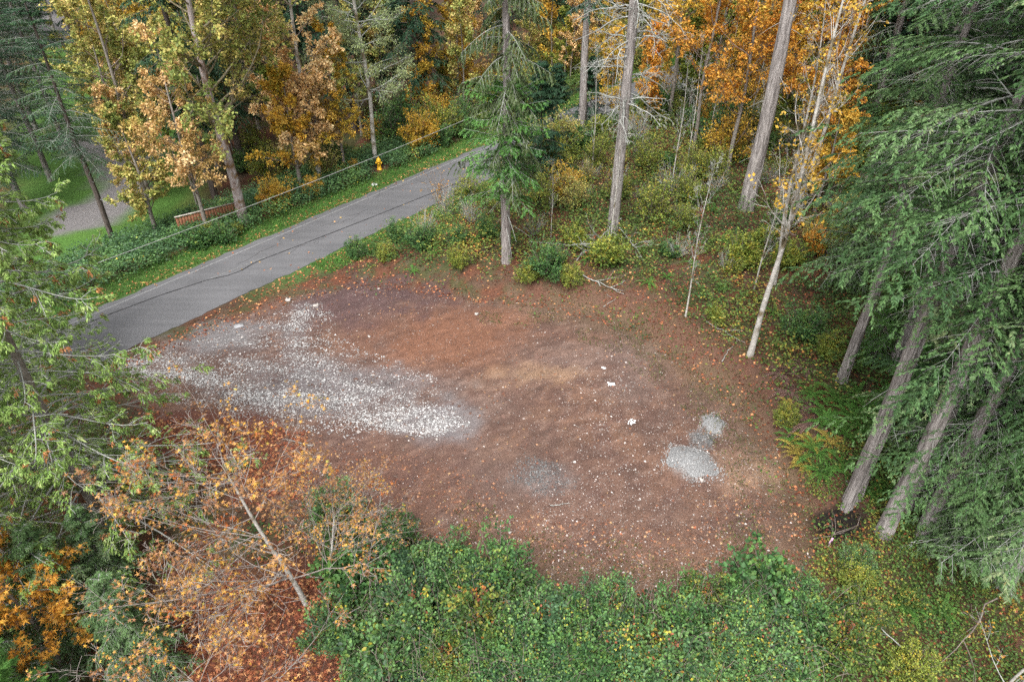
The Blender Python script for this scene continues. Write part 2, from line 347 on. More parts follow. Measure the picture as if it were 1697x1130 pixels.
# far side of the road: lawn, drive
LAWN = W2([(60, 60), (330, 60), (330, 250), (260, 420), (20, 420), (20, 200)])
C = mix(C, [.07, .16, .03], (1-sst(-1, 2, sdist(LAWN, X, Y)+1.5*(n2-.5)))*.9)
for pl in ([(0, 75), (210, 45), (300, 30), (300, -30), (0, -30)], [(205, 215), (245, 235), (235, 300), (170, 350), (60, 370), (60, 335), (165, 300), (150, 250), (90, 225), (100, 205)]):
    C = mix(C, [.16, .15, .15], 1-sst(-.3, .4, sdist(W2(pl), X, Y)+.4*(n2-.5)))
idx = np.arange(X.size).reshape(X.shape)
q = np.stack([idx[:-1, :-1], idx[1:, :-1], idx[1:, 1:], idx[:-1, 1:]], -1).reshape(-1, 4)
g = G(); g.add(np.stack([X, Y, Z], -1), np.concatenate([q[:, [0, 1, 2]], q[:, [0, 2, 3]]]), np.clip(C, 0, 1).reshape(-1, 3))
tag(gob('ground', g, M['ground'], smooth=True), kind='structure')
GC = (ax, ay)

# ================================================================== ROAD
def strip(s0, s1, a0, a1, z, n=220, wob=0, k=0, ns=2):
    a = np.linspace(a0, a1, n); V = []
    for i in range(ns):
        s = s0+(s1-s0)*i/(ns-1)
        w = wob*(fbm(a, a*0+k+i, 1.3, 4, 2)-.5) if i in (0, ns-1) else 0
        x = RNV[0]*(RC+s+w)+RD[0]*a; y = RNV[1]*(RC+s+w)+RD[1]*a
        V.append(np.stack([x, y, H(x, y)*0+z], -1))
    V = np.stack(V, 1).reshape(-1, 3); I = np.arange(n*ns).reshape(n, ns)
    q = np.stack([I[:-1, :-1], I[:-1, 1:], I[1:, 1:], I[1:, :-1]], -1).reshape(-1, 4)
    return G().add(V, np.concatenate([q[:, [0, 1, 2]], q[:, [0, 2, 3]]]))
def asphalt():
    m, t, n, l, b = newmat('asphalt')
    tc = n.new('ShaderNodeTexCoord'); n1 = n.new('ShaderNodeTexNoise'); n1.inputs['Scale'].default_value = .35; n1.inputs['Detail'].default_value = 6
    n2 = n.new('ShaderNodeTexNoise'); n2.inputs['Scale'].default_value = 30; n2.inputs['Detail'].default_value = 8
    mp = n.new('ShaderNodeMapping'); mp.inputs['Rotation'].default_value = (0, 0, -math.atan2(RD[1], RD[0])); mp.inputs['Scale'].default_value = (.12, 2.2, 1)
    n3 = n.new('ShaderNodeTexNoise'); n3.inputs['Scale'].default_value = 1.; n3.inputs['Detail'].default_value = 5
    l.new(tc.outputs['Object'], n1.inputs[0]); l.new(tc.outputs['Object'], n2.inputs[0]); l.new(tc.outputs['Object'], mp.inputs[0]); l.new(mp.outputs[0], n3.inputs[0])
    ad = n.new('ShaderNodeMath'); ad.operation = 'ADD'; l.new(n1.outputs[0], ad.inputs[0]); l.new(n3.outputs[0], ad.inputs[1])
    r = ramp(n, [(.38, (.088, .088, .093)), (.62, (.122, .121, .127))]); ml = n.new('ShaderNodeMath'); ml.operation = 'MULTIPLY'; ml.inputs[1].default_value = .5; l.new(ad.outputs[0], ml.inputs[0]); l.new(ml.outputs[0], r.inputs[0])
    mr = n.new('ShaderNodeMapRange'); mr.inputs[1].default_value = .3; mr.inputs[2].default_value = .7; mr.inputs[3].default_value = .8; mr.inputs[4].default_value = 1.2; l.new(n2.outputs[0], mr.inputs[0])
    mx = n.new('ShaderNodeVectorMath'); mx.operation = 'SCALE'; l.new(r.outputs[0], mx.inputs[0]); l.new(mr.outputs[0], mx.inputs['Scale']); l.new(mx.outputs[0], b.inputs['Base Color'])
    b.inputs['Roughness'].default_value = .85
    bp = n.new('ShaderNodeBump'); bp.inputs['Strength'].default_value = .3; bp.inputs['Distance'].default_value = .01; l.new(n2.outputs[0], bp.inputs['Height']); l.new(bp.outputs[0], b.inputs['Normal'])
    return m
road = gob('road', strip(-RW, RW, 2, 130, .012, 900, .4, 0, 9), asphalt()); tag(road, kind='structure')
gob('edge_line', strip(-RW+.42, -RW+.50, 2, 120, .017, 400), plain('worn_white_paint', (.21, .21, .21), .8), road)
gob('tar_seam', strip(0, 0, 2, 3, .018, 2), plain('tar', (.03, .03, .032), .6), road)
bpy.data.objects.remove(bpy.data.objects['tar_seam'])
def ribbon(path2, w, z, wob=0.):
    p = np.array(path2); d = unit(np.gradient(p, axis=0)); nn = np.stack([-d[:, 1], d[:, 0]], -1)
    wv = (w*(1+wob*(np.random.RandomState(3).rand(len(p))-.5)))[:, None] if wob else w
    V = np.stack([np.c_[p-nn*wv/2, np.full(len(p), z)], np.c_[p+nn*wv/2, np.full(len(p), z)]], 1).reshape(-1, 3)
    I = np.arange(len(p))*2; q = np.stack([I[:-1], I[:-1]+1, I[1:]+1, I[1:]], -1)
    return G().add(V, np.concatenate([q[:, [0, 2, 1]], q[:, [0, 3, 2]]]))
def dens(px, n=200):
    p = W2(px); s = np.r_[0, np.cumsum(np.linalg.norm(np.diff(p, axis=0), axis=1))]; t = np.linspace(0, s[-1], n)
    return np.c_[np.interp(t, s, p[:, 0]), np.interp(t, s, p[:, 1])]
TAR = plain('tar', (.022, .022, .024), .6)
sm = dens([(120, 546), (190, 518), (265, 490), (345, 464), (378, 457), (400, 449), (418, 438), (436, 430), (520, 398), (600, 367), (700, 327), (790, 291), (860, 262)])
gob('tar_seam', ribbon(sm, .065, .022, .6), TAR, road)
gob('tar_seam', ribbon(dens([(335, 468), (380, 450), (420, 434), (440, 427)]), .05, .021, .5), plain('light_scratch', (.2, .2, .2), .7), road)

rk = np.random.RandomState(8); CRK = plain('crack', (.05, .05, .052), .8)
for i in range(16):
    a0 = rk.uniform(16, 52); s0 = rk.uniform(-RW*.8, RW*.8); n_c = 14; st = np.cumsum(rk.normal(size=(n_c, 2))*[.16, .16]+(np.array([.25, .03]) if i % 3 else np.array([.04, .2])), 0)
    st = st[np.abs(s0+st[:, 1]) < RW-.15]
    if len(st) < 4: continue
    gob('crack', ribbon(np.outer(a0+st[:, 0], RD)+np.outer(RC+s0+st[:, 1], RNV), .022, .0195, .8), CRK, road)
# ================================================================== STONES / LITTER (stuff)
rng = np.random.RandomState(11)
OCT = unit(np.array([[1, 0, 0], [-1, 0, 0], [0, 1, 0], [0, -1, 0], [0, 0, 1], [0, 0, -1.]]))
OF = [[0, 2, 4], [2, 1, 4], [1, 3, 4], [3, 0, 4], [2, 0, 5], [1, 2, 5], [3, 1, 5], [0, 3, 5]]
def stones(P, size, C, flat=.6, half=True):
    n = len(P); g = G()
    V = OCT[None]*rng.uniform(.65, 1.25, (n, 6, 1)); a = rng.uniform(0, 6.28, n); ca, sa = np.cos(a), np.sin(a)
    V = V*np.stack([np.ones(n), rng.uniform(.6, 1, n), np.full(n, flat)], -1)[:, None]
    V = np.stack([V[..., 0]*ca[:, None]-V[..., 1]*sa[:, None], V[..., 0]*sa[:, None]+V[..., 1]*ca[:, None], V[..., 2]], -1)*size[:, None, None]
    F = np.array(OF[:4] if half else OF)[None]+(np.arange(n)*6)[:, None, None]
    return g.add(V+P[:, None], F, np.repeat(C, 6, 0))
def onz(xy, dz=0.): return np.c_[xy, H(xy[:, 0], xy[:, 1])+dz]
def band(line, w, n):
    seg = np.diff(line, axis=0); L = np.linalg.norm(seg, axis=1); i = rng.choice(len(seg), n, p=L/L.sum()); t = rng.rand(n)[:, None]
    return line[i]+seg[i]*t+rng.normal(size=(n, 2))*w*.55
area = W2([(195, 600), (300, 570), (390, 545), (470, 500), (540, 500), (560, 560), (650, 600), (720, 625), (775, 700), (720, 725), (560, 722), (420, 705), (330, 680), (240, 650)])
def inpoly(poly, n):
    lo = poly.min(0)-.5; hi = poly.max(0)+.5; p = rng.uniform(lo, hi, (int(n*3), 2)); p = p[sdist(poly, p[:, 0], p[:, 1])+1.2*(fbm(p[:, 0]+9, p[:, 1], 1.1, 4, 5)-.5) < 0]; return p[:n]
P = inpoly(area, 62000); dm = np.zeros(len(P))
for gl, gw in zip(GB, (.72, .5, .3)): dm = np.maximum(dm, np.exp(-(pdist(gl, P[:, 0], P[:, 1])/gw)**2)*(1.1 if gw > .7 else .42))
pn = fbm(P[:, 0], P[:, 1], 1.5, 5, 2); pm = fbm(P[:, 0]*.5+P[:, 1]*.2, P[:, 1]*2.5, 1., 4, 6)
P = P[rng.rand(len(P)) < np.clip(.04+.16*sst(.4, .7, pm)+dm*(.15+.85*sst(.3, .62, .5*pn+.5*pm)), 0, 1)]
P = P[(sdist(PAD, P[:, 0], P[:, 1]) < .5) & (rs(P[:, 0], P[:, 1]) > RW+.1)]
sz = rng.lognormal(math.log(.022), .4, len(P)); b_ = rng.uniform(.16, .58, (len(P), 1))
tag(gob('white_gravel', stones(onz(P, .01), sz, b_*np.array([1, .98, .96])), M['stone']), 'crushed white gravel spread in bands over the driveway entrance from the road', 'gravel', kind='stuff')
p = inpoly(PAD, 10000); p = np.concatenate([p, inpoly(W2([(950, 600), (1100, 640), (1330, 840), (1330, 930), (1240, 985), (950, 990), (760, 900), (900, 800)]), 5000)])
p = p[rng.rand(len(p)) < .35+.9*fbm(p[:, 0], p[:, 1], .5, 3, 1)]
sz = rng.lognormal(math.log(.014), .5, len(p)); b_ = rng.uniform(.15, .6, (len(p), 1))
tag(gob('pebbles', stones(onz(p, .004), sz, b_*np.array([1, .9, .84])), M['stone']), 'small pale pebbles scattered over the bare brown dirt', 'pebbles', kind='stuff')
for (pp, rr, hh), lab, br in zip(MOUNDS, ['largest heap of pale grey gravel at the right of the dirt clearing', 'smaller pale gravel heap beyond the largest gravel heap', 'low dark grey gravel heap between the two pale heaps', 'thin spread patch of grey gravel in the middle of the dirt'], (.31, .31, .17, .17)):
    c = gp0(*pp); n = int(1900*rr*rr) if hh > .17 else 900
    th = rng.uniform(0, 6.28, n); r_ = rr*rng.rand(n)**.6*rng.uniform(.85, 1.15, n)*(1+.2*np.sin(th*2+rr*9)+.13*np.sin(th*5+rr*4)); xy = np.c_[c[0]+r_*np.cos(th), c[1]+r_*np.sin(th)]
    loc = np.array([c[0], c[1], H(*c)])
    e = bpy.data.objects.new('gravel_heap', None); COL.objects.link(e); e.location = tuple(map(float, loc)); tag(e, lab, 'gravel heap')
    gob('stones', stones(onz(xy, .005)-loc, rng.lognormal(math.log(.026), .35, n), rng.uniform(.5, 1.4, (n, 1))*np.array([br, br*.99, br*.98]), half=False), M['stone'], e)['kind'] = 'stuff'
    t_, q2 = np.meshgrid(np.linspace(0, 2*math.pi, 29)[:-1], np.linspace(0, .8, 7), indexing='ij'); q2 = q2*rr*(1+.2*np.sin(t_*2+rr*9)+.13*np.sin(t_*5+rr*4)); mx_ = c[0]+q2*np.cos(t_); my_ = c[1]+q2*np.sin(t_); I = np.arange(28*7).reshape(28, 7); I2 = np.roll(I, -1, 0)
    q4 = np.stack([I[:, :-1], I[:, 1:], I2[:, 1:], I2[:, :-1]], -1).reshape(-1, 4)
    if hh > .15: gob('mound', G().add(np.stack([mx_, my_, H(mx_, my_)+.008+.02*(1-q2/(.8*rr*1.4))], -1).reshape(-1, 3)-loc, np.concatenate([q4[:, [0, 1, 2]], q4[:, [0, 2, 3]]]), [[br*.7]*3]), M['ground'], e)

def flatleaves(P, L, C, tilt=.5, shape='star', wr=.95):
    n = len(P); a = rng.uniform(0, 6.28, n); D = np.c_[np.cos(a), np.sin(a), rng.normal(size=n)*.25]
    N = np.c_[rng.normal(size=(n, 2))*tilt*.6, np.ones(n)]
    return leaves(G(), P, D, N, L, L*wr, C, shape)
def rc(n, lo=0, hi=1, pw=1.): return np.c_[lo+(hi-lo)*rng.rand(n)**pw, rng.rand(n), rng.rand(n)]
# fallen leaves on pad
p = inpoly(PAD, 5200); w = .25+.75*sst(-3, 0, sdist(PAD, p[:, 0], p[:, 1])+3*(fbm(p[:, 0], p[:, 1], .5, 3, 5)-.5)); p = p[rng.rand(len(p)) < w*(.15+1.5*sst(.42, .62, fbm(p[:, 0], p[:, 1], 1.3, 4, 3)))]
p2 = inpoly(W2([(430, 780), (600, 800), (860, 900), (1000, 960), (1200, 960), (1350, 860), (1250, 800), (1100, 880), (900, 850), (700, 760), (500, 720), (300, 680), (240, 700)]), 2600)
p = np.concatenate([p, p2]); tag(gob('fallen_leaves', flatleaves(onz(p, .02), rng.uniform(.05, .13, len(p)), rc(len(p), 0, 1)), M['pad_leaf']), 'fallen tan and orange maple leaves lying on the bare dirt', 'fallen leaves', kind='stuff')
# forest floor litter: everywhere visible outside the pad and road
def region(x0, x1, y0, y1, n, f): 
    p = np.c_[rng.uniform(x0, x1, n), rng.uniform(y0, y1, n)]; return p[f(p[:, 0], p[:, 1])]
def outside(x, y): return (sdist(PAD, x, y) > -.6) & (np.abs(rs(x, y)) > RW+.3)
p = region(-22, 28, 8, 48, 62000, lambda x, y: outside(x, y) & (rs(x, y) > 0) & (np.abs(x) < (y*.81+10.7)*.8))
tag(gob('forest_litter', flatleaves(onz(p, .03), rng.uniform(.06, .15, len(p)), rc(len(p), 0, .9, 1.3), .8, 'dia', .8), M['fallen']), 'red brown leaf litter on the forest floor around the clearing', 'leaf litter', kind='stuff')
p = inpoly(W2([(300, 950), (620, 950), (660, 1135), (280, 1135)]), 3500); p = np.concatenate([p, inpoly(W2([(240, 690), (500, 720), (520, 830), (300, 800)]), 2600)])
tag(gob('red_leaf_drift', flatleaves(onz(p, .04), rng.uniform(.08, .17, len(p)), rc(len(p), 0, .9, 1.3), .8), M['fallen']), 'deep red and rust leaves carpeting the ground under the near maple', 'fallen leaves', kind='stuff')
# leaves on road verge + on road
a_ = rng.uniform(4, 75, 1900); s_ = -RW-.15+np.abs(rng.normal(size=1900))*rng.choice([-.35, -1.1, .25], 1900, p=[.55, .35, .1]); xy = np.outer(RC+s_, RNV)+np.outer(a_, RD)
a2 = rng.uniform(14, 60, 400); s2 = RW+.1+np.abs(rng.normal(size=400))*.3; xy2 = np.outer(RC+s2, RNV)+np.outer(a2, RD); a3 = rng.uniform(14, 60, 130); xy3 = np.outer(RC+rng.uniform(-RW, RW, 130), RNV)+np.outer(a3, RD)
p = np.concatenate([onz(np.concatenate([xy, xy2]), .05), onz(xy3, .03)])
tag(gob('verge_leaves', flatleaves(p, rng.uniform(.09, .17, len(p)), rc(len(p), .5, 1)), M['fallen']), 'orange and yellow leaves along the grassy road edge', 'fallen leaves', kind='stuff')

q_ = inpoly(PAD, 1500); q_ = np.concatenate([q_, inpoly(W2([(1000, 560), (1200, 640), (1330, 860), (1300, 930), (1150, 900), (1100, 700)]), 700)])
aa_ = rng.uniform(0, 6.28, len(q_)); ll_ = rng.uniform(.05, .3, len(q_))**1.2; dd_ = np.c_[np.cos(aa_), np.sin(aa_), rng.normal(size=len(q_))*.05]
Pq = onz(q_, .02)[:, None]+dd_[:, None]*(ll_[:, None]*np.linspace(-.5, .5, 3))[..., None]+rng.normal(size=(len(q_), 3, 3))*.008
tag(gob('small_twigs', tubes(G(), Pq, np.full((len(q_), 3), .006)*rng.uniform(.6, 1.4, (len(q_), 1)), 3), M['twig']), 'broken twigs and bark bits strewn over the bare dirt', 'twigs', kind='stuff')
q_ = inpoly(PAD, 17000); q_ = q_[rng.rand(len(q_)) < .15+1.3*sst(.45, .65, fbm(q_[:, 0], q_[:, 1], 1.1, 4, 7))]
tag(gob('soil_clods', stones(onz(q_, .006), rng.lognormal(math.log(.021), .55, len(q_)), rng.uniform(.6, 1.25, (len(q_), 1))*np.array([.13, .078, .062])), M['stone']), 'crumbly brown soil clods over the scraped dirt', 'soil clods', kind='stuff')
# grass blades
def blades(xy, L, C, lean=.5):
    n = len(xy); P = onz(xy, 0); D = np.c_[rng.normal(size=(n, 2))*lean, np.ones(n)]; N = rng.normal(size=(n, 3))*[1, 1, .3]
    return leaves(G(), P, D, N, L, .035, C, 'dia')
a_ = rng.uniform(2, 75, 32000); s_ = -RW-.1-rng.uniform(0, 2.2, 32000)**1.; xy = np.outer(RC+s_, RNV)+np.outer(a_, RD)
a2 = rng.uniform(19, 50, 15000); s2 = RW+.1+rng.uniform(0, 1.8, 15000); xy2 = np.outer(RC+s2, RNV)+np.outer(a2, RD); xy2 = xy2[(sdist(PAD, xy2[:, 0], xy2[:, 1]) > .1)]
xy = np.concatenate([xy, xy2]); tag(gob('verge_grass', blades(xy, rng.uniform(.06, .2, len(xy)), rc(len(xy), 0, .95)), M['grass']), 'short green grass on both verges of the road', 'grass', kind='stuff')
p = region(-2, 22, 13, 36, 90000, lambda x, y: (sdist(PAD, x, y) > -2.4) & (sdist(PAD, x, y) < 3.2) & (fbm(x, y, .9, 4, 7) > .43+.1*(x < 3)) & (rng.rand(len(x)) < .75))
tag(gob('dry_grass', blades(p, rng.uniform(.04, .15, len(p)), rc(len(p), 0, 1), 1.), leafmat('dry_grass', [(0, (.06, .1, .025)), (.55, (.13, .14, .05)), (1, (.26, .17, .09))])), 'thin weeds and dry grass on the edge of the clearing', 'weeds', kind='stuff')

# ================================================================== UNDERSTORY (stuff)
def clumps(xy, hgt, nl, spread, Lr, key, shape='dia', up=.0):
    """xy clump centres; hgt height of each; nl leaves per clump"""
    n = len(xy); g = G()
    base = onz(xy); cen = base+np.c_[np.zeros((n, 2)), hgt]
    off = rng.normal(size=(n, nl, 3))*np.array([1, 1, .55])*spread[:, None, None]
    P = (cen[:, None]+off).reshape(-1, 3); zg = H(P[:, 0], P[:, 1]); P[:, 2] = np.maximum(P[:, 2], zg+.03)
    D = unit(off.reshape(-1, 3)*[1, 1, .3]+rng.normal(size=(n*nl, 3))*.06+[0, 0, up]); N = rng.normal(size=(n*nl, 3))*.45+[0, 0, 1]
    L = rng.uniform(Lr[0], Lr[1], n*nl); k = np.repeat(key, nl)+rng.normal(size=n*nl)*.09
    C = np.c_[np.clip(k, 0, 1), rng.rand(n*nl), rng.rand(n*nl)]
    return leaves(g, P, D, N, L, L*.74, C, shape)
TH = W2([(545, 862), (620, 878), (700, 905), (780, 935), (860, 968), (950, 1012), (1080, 1022), (1180, 1012), (1230, 990), (1300, 985), (1360, 1010), (1390, 1180), (540, 1180), (590, 1040), (560, 960), (530, 900)])
def thick(x, y): return .1+1.3*sst(.3, .7, fbm(x, y, .62, 3, 6))+.7*sst(.4, .75, fbm(x, y, 1.9, 3, 1))
p = inpoly(TH, 15500); d = -sdist(TH, p[:, 0], p[:, 1])+1.8*(fbm(p[:, 0], p[:, 1], .9, 4, 2)-.5); gap = fbm(p[:, 0]+7, p[:, 1], 2.2, 3, 5); k_ = (d > 0) & (rng.rand(len(p)) < .1+1.2*sst(.4, .56, gap)); p = p[k_]; d = d[k_]; h = thick(p[:, 0], p[:, 1])*sst(-.2, 1.6, d)*rng.uniform(.15, 1.25, len(p))**.8
kn = rng.rand(len(p)); h = h+np.where(kn < .07, rng.uniform(.15, .5, len(p)), 0)
key = rng.normal(size=len(p))*.17+.33+2.0*(fbm(p[:, 0], p[:, 1], .65, 2, 3)-.5)+1.1*(fbm(p[:, 0], p[:, 1], 3, 2, 4)-.5)+rng.normal(size=len(p))*.1; yl = fbm(p[:, 0]+40, p[:, 1], 1., 3, 1) > .63; key = np.where(yl & (rng.rand(len(p)) < .4), rng.uniform(.78, .98, len(p)), np.clip(key, 0, .8)); key = np.where(kn < .07, .74, key)
tag(gob('bramble_thicket', clumps(p, h, 14, rng.uniform(.06, .13, len(p)), (.04, .1), key), M['bramble']), 'dense green bramble thicket with yellow patches below the clearing', 'brambles', kind='stuff')
pc = inpoly(TH, 420); bc = onz(pc, .1); ac = rng.uniform(0, 6.28, len(pc)); lc = rng.uniform(.5, 1.7, len(pc)); hc = rng.uniform(.7, 1.6, len(pc)); tc_ = np.linspace(0, 1, 7)
Pc = np.stack([bc[:, 0:1]+np.cos(ac)[:, None]*lc[:, None]*tc_, bc[:, 1:2]+np.sin(ac)[:, None]*lc[:, None]*tc_, bc[:, 2:3]+hc[:, None]*(3.1*tc_-2.4*tc_**2)], -1)+rng.normal(size=(len(pc), 7, 3))*.02
tag(gob('bramble_canes', tubes(G(), Pc, np.full((len(pc), 7), .008)*np.linspace(1, .5, 7), 3), M['twig']), 'arching brown bramble canes poking out of the thicket', 'canes', kind='stuff')
# brambles across the road, left
BL = [RC-RW-2.3, 0]
def bandpts(s0, s1, a0, a1, n): 
    s = rng.uniform(s0, s1, n); a = rng.uniform(a0, a1, n); return np.outer(RC+s, RNV)+np.outer(a, RD)
HY = gp(629, 281); p = bandpts(-RW-8, -RW-1.6, 2, 36, 8500); p = p[~((np.abs(p[:, 0]-HY[0]*p[:, 1]/HY[1]) < .6) & (p[:, 1] < HY[1]+.5) & (p[:, 1] > HY[1]-4))]; key = .4+1.2*(fbm(p[:, 0], p[:, 1], .7, 3, 3)-.5)+rng.normal(size=len(p))*.13
tag(gob('roadside_brambles', clumps(p, rng.uniform(.1, .8, len(p)), 8, np.full(len(p), .16), (.09, .16), key), M['bramble']), 'dark green brambles filling the bank beyond the road on the left', 'brambles', kind='stuff')
p = bandpts(-RW-10, -RW-2.2, 36, 85, 9000); HY = gp(629, 281); p = p[(np.hypot(p[:, 0]-HY[0], p[:, 1]-HY[1]) > 1.0) & ~((np.abs(p[:, 0]-HY[0]*p[:, 1]/HY[1]) < .45) & (p[:, 1] < HY[1]) & (p[:, 1] > HY[1]-3))]; key = .45+.8*(fbm(p[:, 0], p[:, 1], .5, 3, 3)-.5)
tag(gob('roadside_undergrowth', clumps(p, rng.uniform(.05, 1.3, len(p)), 7, np.full(len(p), .2), (.1, .18), key), M['under']), 'mixed green and ochre undergrowth behind the far verge', 'undergrowth', kind='stuff')
# forest understory right/back
def uf(x, y):
    d = sdist(PAD, x, y); return (d > -1.3) & (rs(x, y) > RW+1.2) & (y > 13) & ((d > .7) | (rng.rand(len(x)) < .22*(1+(x > 2)))) & (rng.rand(len(x)) < .08*(d < .7)+ (.22+.78*sst(.36, .52, fbm(x, y, .45, 4, 4)+.04*sst(2, 9, d))) * sst(.3, 3.5, d+2*(fbm(x, y, 1.1, 3, 2)-.5)))
p = region(-9, 34, 14, 55, 35000, lambda x, y: uf(x, y) & (np.abs(x) < (y*.81+10.7)*.8)); key = .42+1.1*(fbm(p[:, 0], p[:, 1], .35, 3, 3)-.5)+rng.normal(size=len(p))*.12
tag(gob('forest_undergrowth', clumps(p, rng.uniform(.03, 1.0, len(p))**1.5, 9, rng.uniform(.1, .3, len(p)), (.08, .15), key), M['under']), 'low leafy undergrowth on the forest floor behind the clearing', 'undergrowth', kind='stuff')
PIT = gp0(1385, 868)
p = region(6, 26, 7, 18, 13000, lambda x, y: (sdist(PAD, x, y) > .3) & (sdist(TH, x, y) > -.5) & (x > 8) & (np.hypot(x-PIT[0], y-PIT[1]) > .95) & (fbm(x, y, .8, 3, 4) > .3)); key = .5+.9*(fbm(p[:, 0], p[:, 1], .8, 3, 3)-.5)+rng.normal(size=len(p))*.12
tag(gob('corner_undergrowth', clumps(p, rng.uniform(.03, .35, len(p)), 9, rng.uniform(.09, .16, len(p)), (.05, .1), key), M['under']), 'low green and yellow ground cover in the bottom right corner', 'undergrowth', kind='stuff')

# ================================================================== TREE GENERATORS
def trunk_geo(Ht, r0, seed, sides=18, rings=46, ridge=.07, lean=(0, 0), flare=.16, wob=.08, top=.03):
    r = np.random.RandomState(seed); z = np.concatenate([np.linspace(0, 1, 8)[:-1]*1.2, np.linspace(1.2, Ht, rings)])-.35; K = len(z); u = np.clip((z+.35)/Ht, 0, 1)
    th = np.arange(sides)*2*math.pi/sides
    cx = lean[0]*u**1.3+wob*np.sin(z*.35+seed)*sst(1, 6, z); cyy = lean[1]*u**1.3+wob*np.cos(z*.28+seed*2)*sst(1, 6, z)
    rad = r0*((1-u)**.8*(1-top)+top)+r0*flare*np.exp(-np.clip(z, 0, 9)/.45)
    RR = rad[:, None]*(1+ridge*(fbm(th[None]*2.2+seed+0*z[:, None], z[:, None]*.5+0*th[None], 1, 3, seed)*2-1)*1.5+.08*np.exp(-z/.5)[:, None]*np.sin(th*5+seed)[None]-ridge*1.5*sst(.55, .75, fbm(th[None]*5.5+seed+.25*np.sin(z*1.3)[:, None], z[:, None]*.9+0*th[None], 1, 2, seed+3))+ridge*.5*(r.rand(K, sides)-.5))
    V = np.stack([cx[:, None]+RR*np.cos(th), cyy[:, None]+RR*np.sin(th), np.repeat(z[:, None], sides, 1)], -1)
    k = np.arange(K-1)[:, None]*sides; i = np.arange(sides)[None]; j = (i+1) % sides
    q = np.stack([k+i, k+j, k+sides+j, k+sides+i], -1).reshape(-1, 4)
    g = G().add(V, np.concatenate([q[:, [0, 1, 2]], q[:, [0, 2, 3]]]))
    axis_ = np.stack([cx, cyy, z], -1)
    def at(zz): return np.stack([np.interp(zz, z, cx), np.interp(zz, z, cyy), zz], -1), np.interp(zz, z, rad)
    return g, at
def conifer(seed, Ht, base, Rm, B, Mb, Q, droop=.5, sprL=.26, sprW=.06, r0=.35, dead=0., prof=.8, ridge=.07, hang=.5, hue=(.25, .25), sides=16, azb=None, wood=True, bl=.36):
    """returns (trunk, branches, needles) geometry"""
    r = np.random.RandomState(seed); tg, at = trunk_geo(Ht, r0, seed, sides=sides, ridge=ridge)
    u = np.sort(r.rand(B)**.9); z = base+(Ht-base)*u*.985
    Lb = Rm*((1-u)**prof*.93+.07)*r.uniform(.55, 1.12, B)*(.65+.35*sst(0, .12, u))
    az = np.arange(B)*2.39996+r.uniform(-.5, .5, B)
    if azb is not None: keep = r.rand(B) < azb(az); z, Lb, az, u = z[keep], Lb[keep], az[keep], u[keep]; B = len(z)
    p0, tr = at(z); K = 7; t = np.linspace(0, 1, K)
    rise = (.55*u-.05+r.normal(size=B)*.13); dr = droop*(1-.55*u)*r.uniform(.7, 1.3, B)
    zo = Lb[:, None]*(rise[:, None]*t-dr[:, None]*t**2*.9+.12*dr[:, None]*t**4)
    sw = r.normal(size=B)*.15; hx = Lb[:, None]*t; hy = Lb[:, None]*sw[:, None]*t**2
    ca, sa = np.cos(az)[:, None], np.sin(az)[:, None]
    Pb = np.stack([p0[:, 0:1]+hx*ca-hy*sa, p0[:, 1:2]+hx*sa+hy*ca, p0[:, 2:3]+zo], -1)
    rb = np.maximum(.005, (.006+.006*Lb)[:, None]*(1-t*.9))
    wg = G(); tubes(wg, Pb, rb, 4)
    # dead stubs below the crown
    nd = int(14+dead*20); zd = r.uniform(min(2.5, base*.5), base+2, nd); pd, td = at(zd); ad_ = r.rand(nd)*6.28; ld = r.uniform(.3, 1.6, nd)
    tt = np.linspace(0, 1, 4)[None, :, None]; dd = np.stack([np.cos(ad_), np.sin(ad_), -r.rand(nd)*.5], -1)[:, None]
    tubes(wg, pd[:, None]+dd*ld[:, None, None]*tt-np.array([0, 0, .3])*ld[:, None, None]*tt**2, np.repeat((.02*np.ones(nd))[:, None], 4, 1)*np.array([1, .8, .5, .25]), 3)
    # branchlets
    tm = np.linspace(.12, .99, Mb)[None]+r.uniform(-.5, .5, (B, Mb))/Mb; tm = np.clip(tm, .08, .995); ft = tm*(K-1); i = np.minimum(ft.astype(int), K-2); w = (ft-i)[..., None]; ar = np.arange(B)[:, None]
    pos = Pb[ar, i]*(1-w)+Pb[ar, i+1]*w; tan = unit(Pb[ar, i+1]-Pb[ar, i]); side = np.where((np.arange(Mb) % 2) == 0, 1., -1.)[None, :, None]
    hor = unit(np.cross(tan, np.array([0, 0, 1.])))
    a2 = r.uniform(.6, 1.1, (B, Mb, 1)); d2 = unit(np.cos(a2)*tan+np.sin(a2)*side*hor+np.array([0, 0, -hang*.4])+r.normal(size=(B, Mb, 3))*.1)
    l2 = (Lb[:, None]*bl*(1.05-tm*.75)*r.uniform(.6, 1.25, (B, Mb))+.12)
    K2 = 4; tt = np.linspace(0, 1, K2)
    P2 = pos[:, :, None]+d2[:, :, None]*(l2[..., None]*tt)[..., None]+np.array([0, 0, -1.])*(hang*.55*l2[..., None]*tt**2)[..., None]
    P2 = P2.reshape(-1, K2, 3); r2 = np.repeat((.005+.004*l2.reshape(-1))[:, None], K2, 1)*np.array([1, .8, .6, .3])
    if wood: tubes(wg, P2, r2, 3)
    # needle sprays
    ng = G(); nb = len(P2); hb = np.repeat(r.normal(size=B)*hue[1]*.6+hue[0], Mb)+r.normal(size=nb)*.07
    PP, TT = bary(P2, Q, .0, 1.0, r); n = len(PP)
    sgn = r.choice([-1., 1.], (n, 1)); hz = unit(np.cross(TT, [0, 0, 1.])); aa = r.uniform(.2, .95, (n, 1))
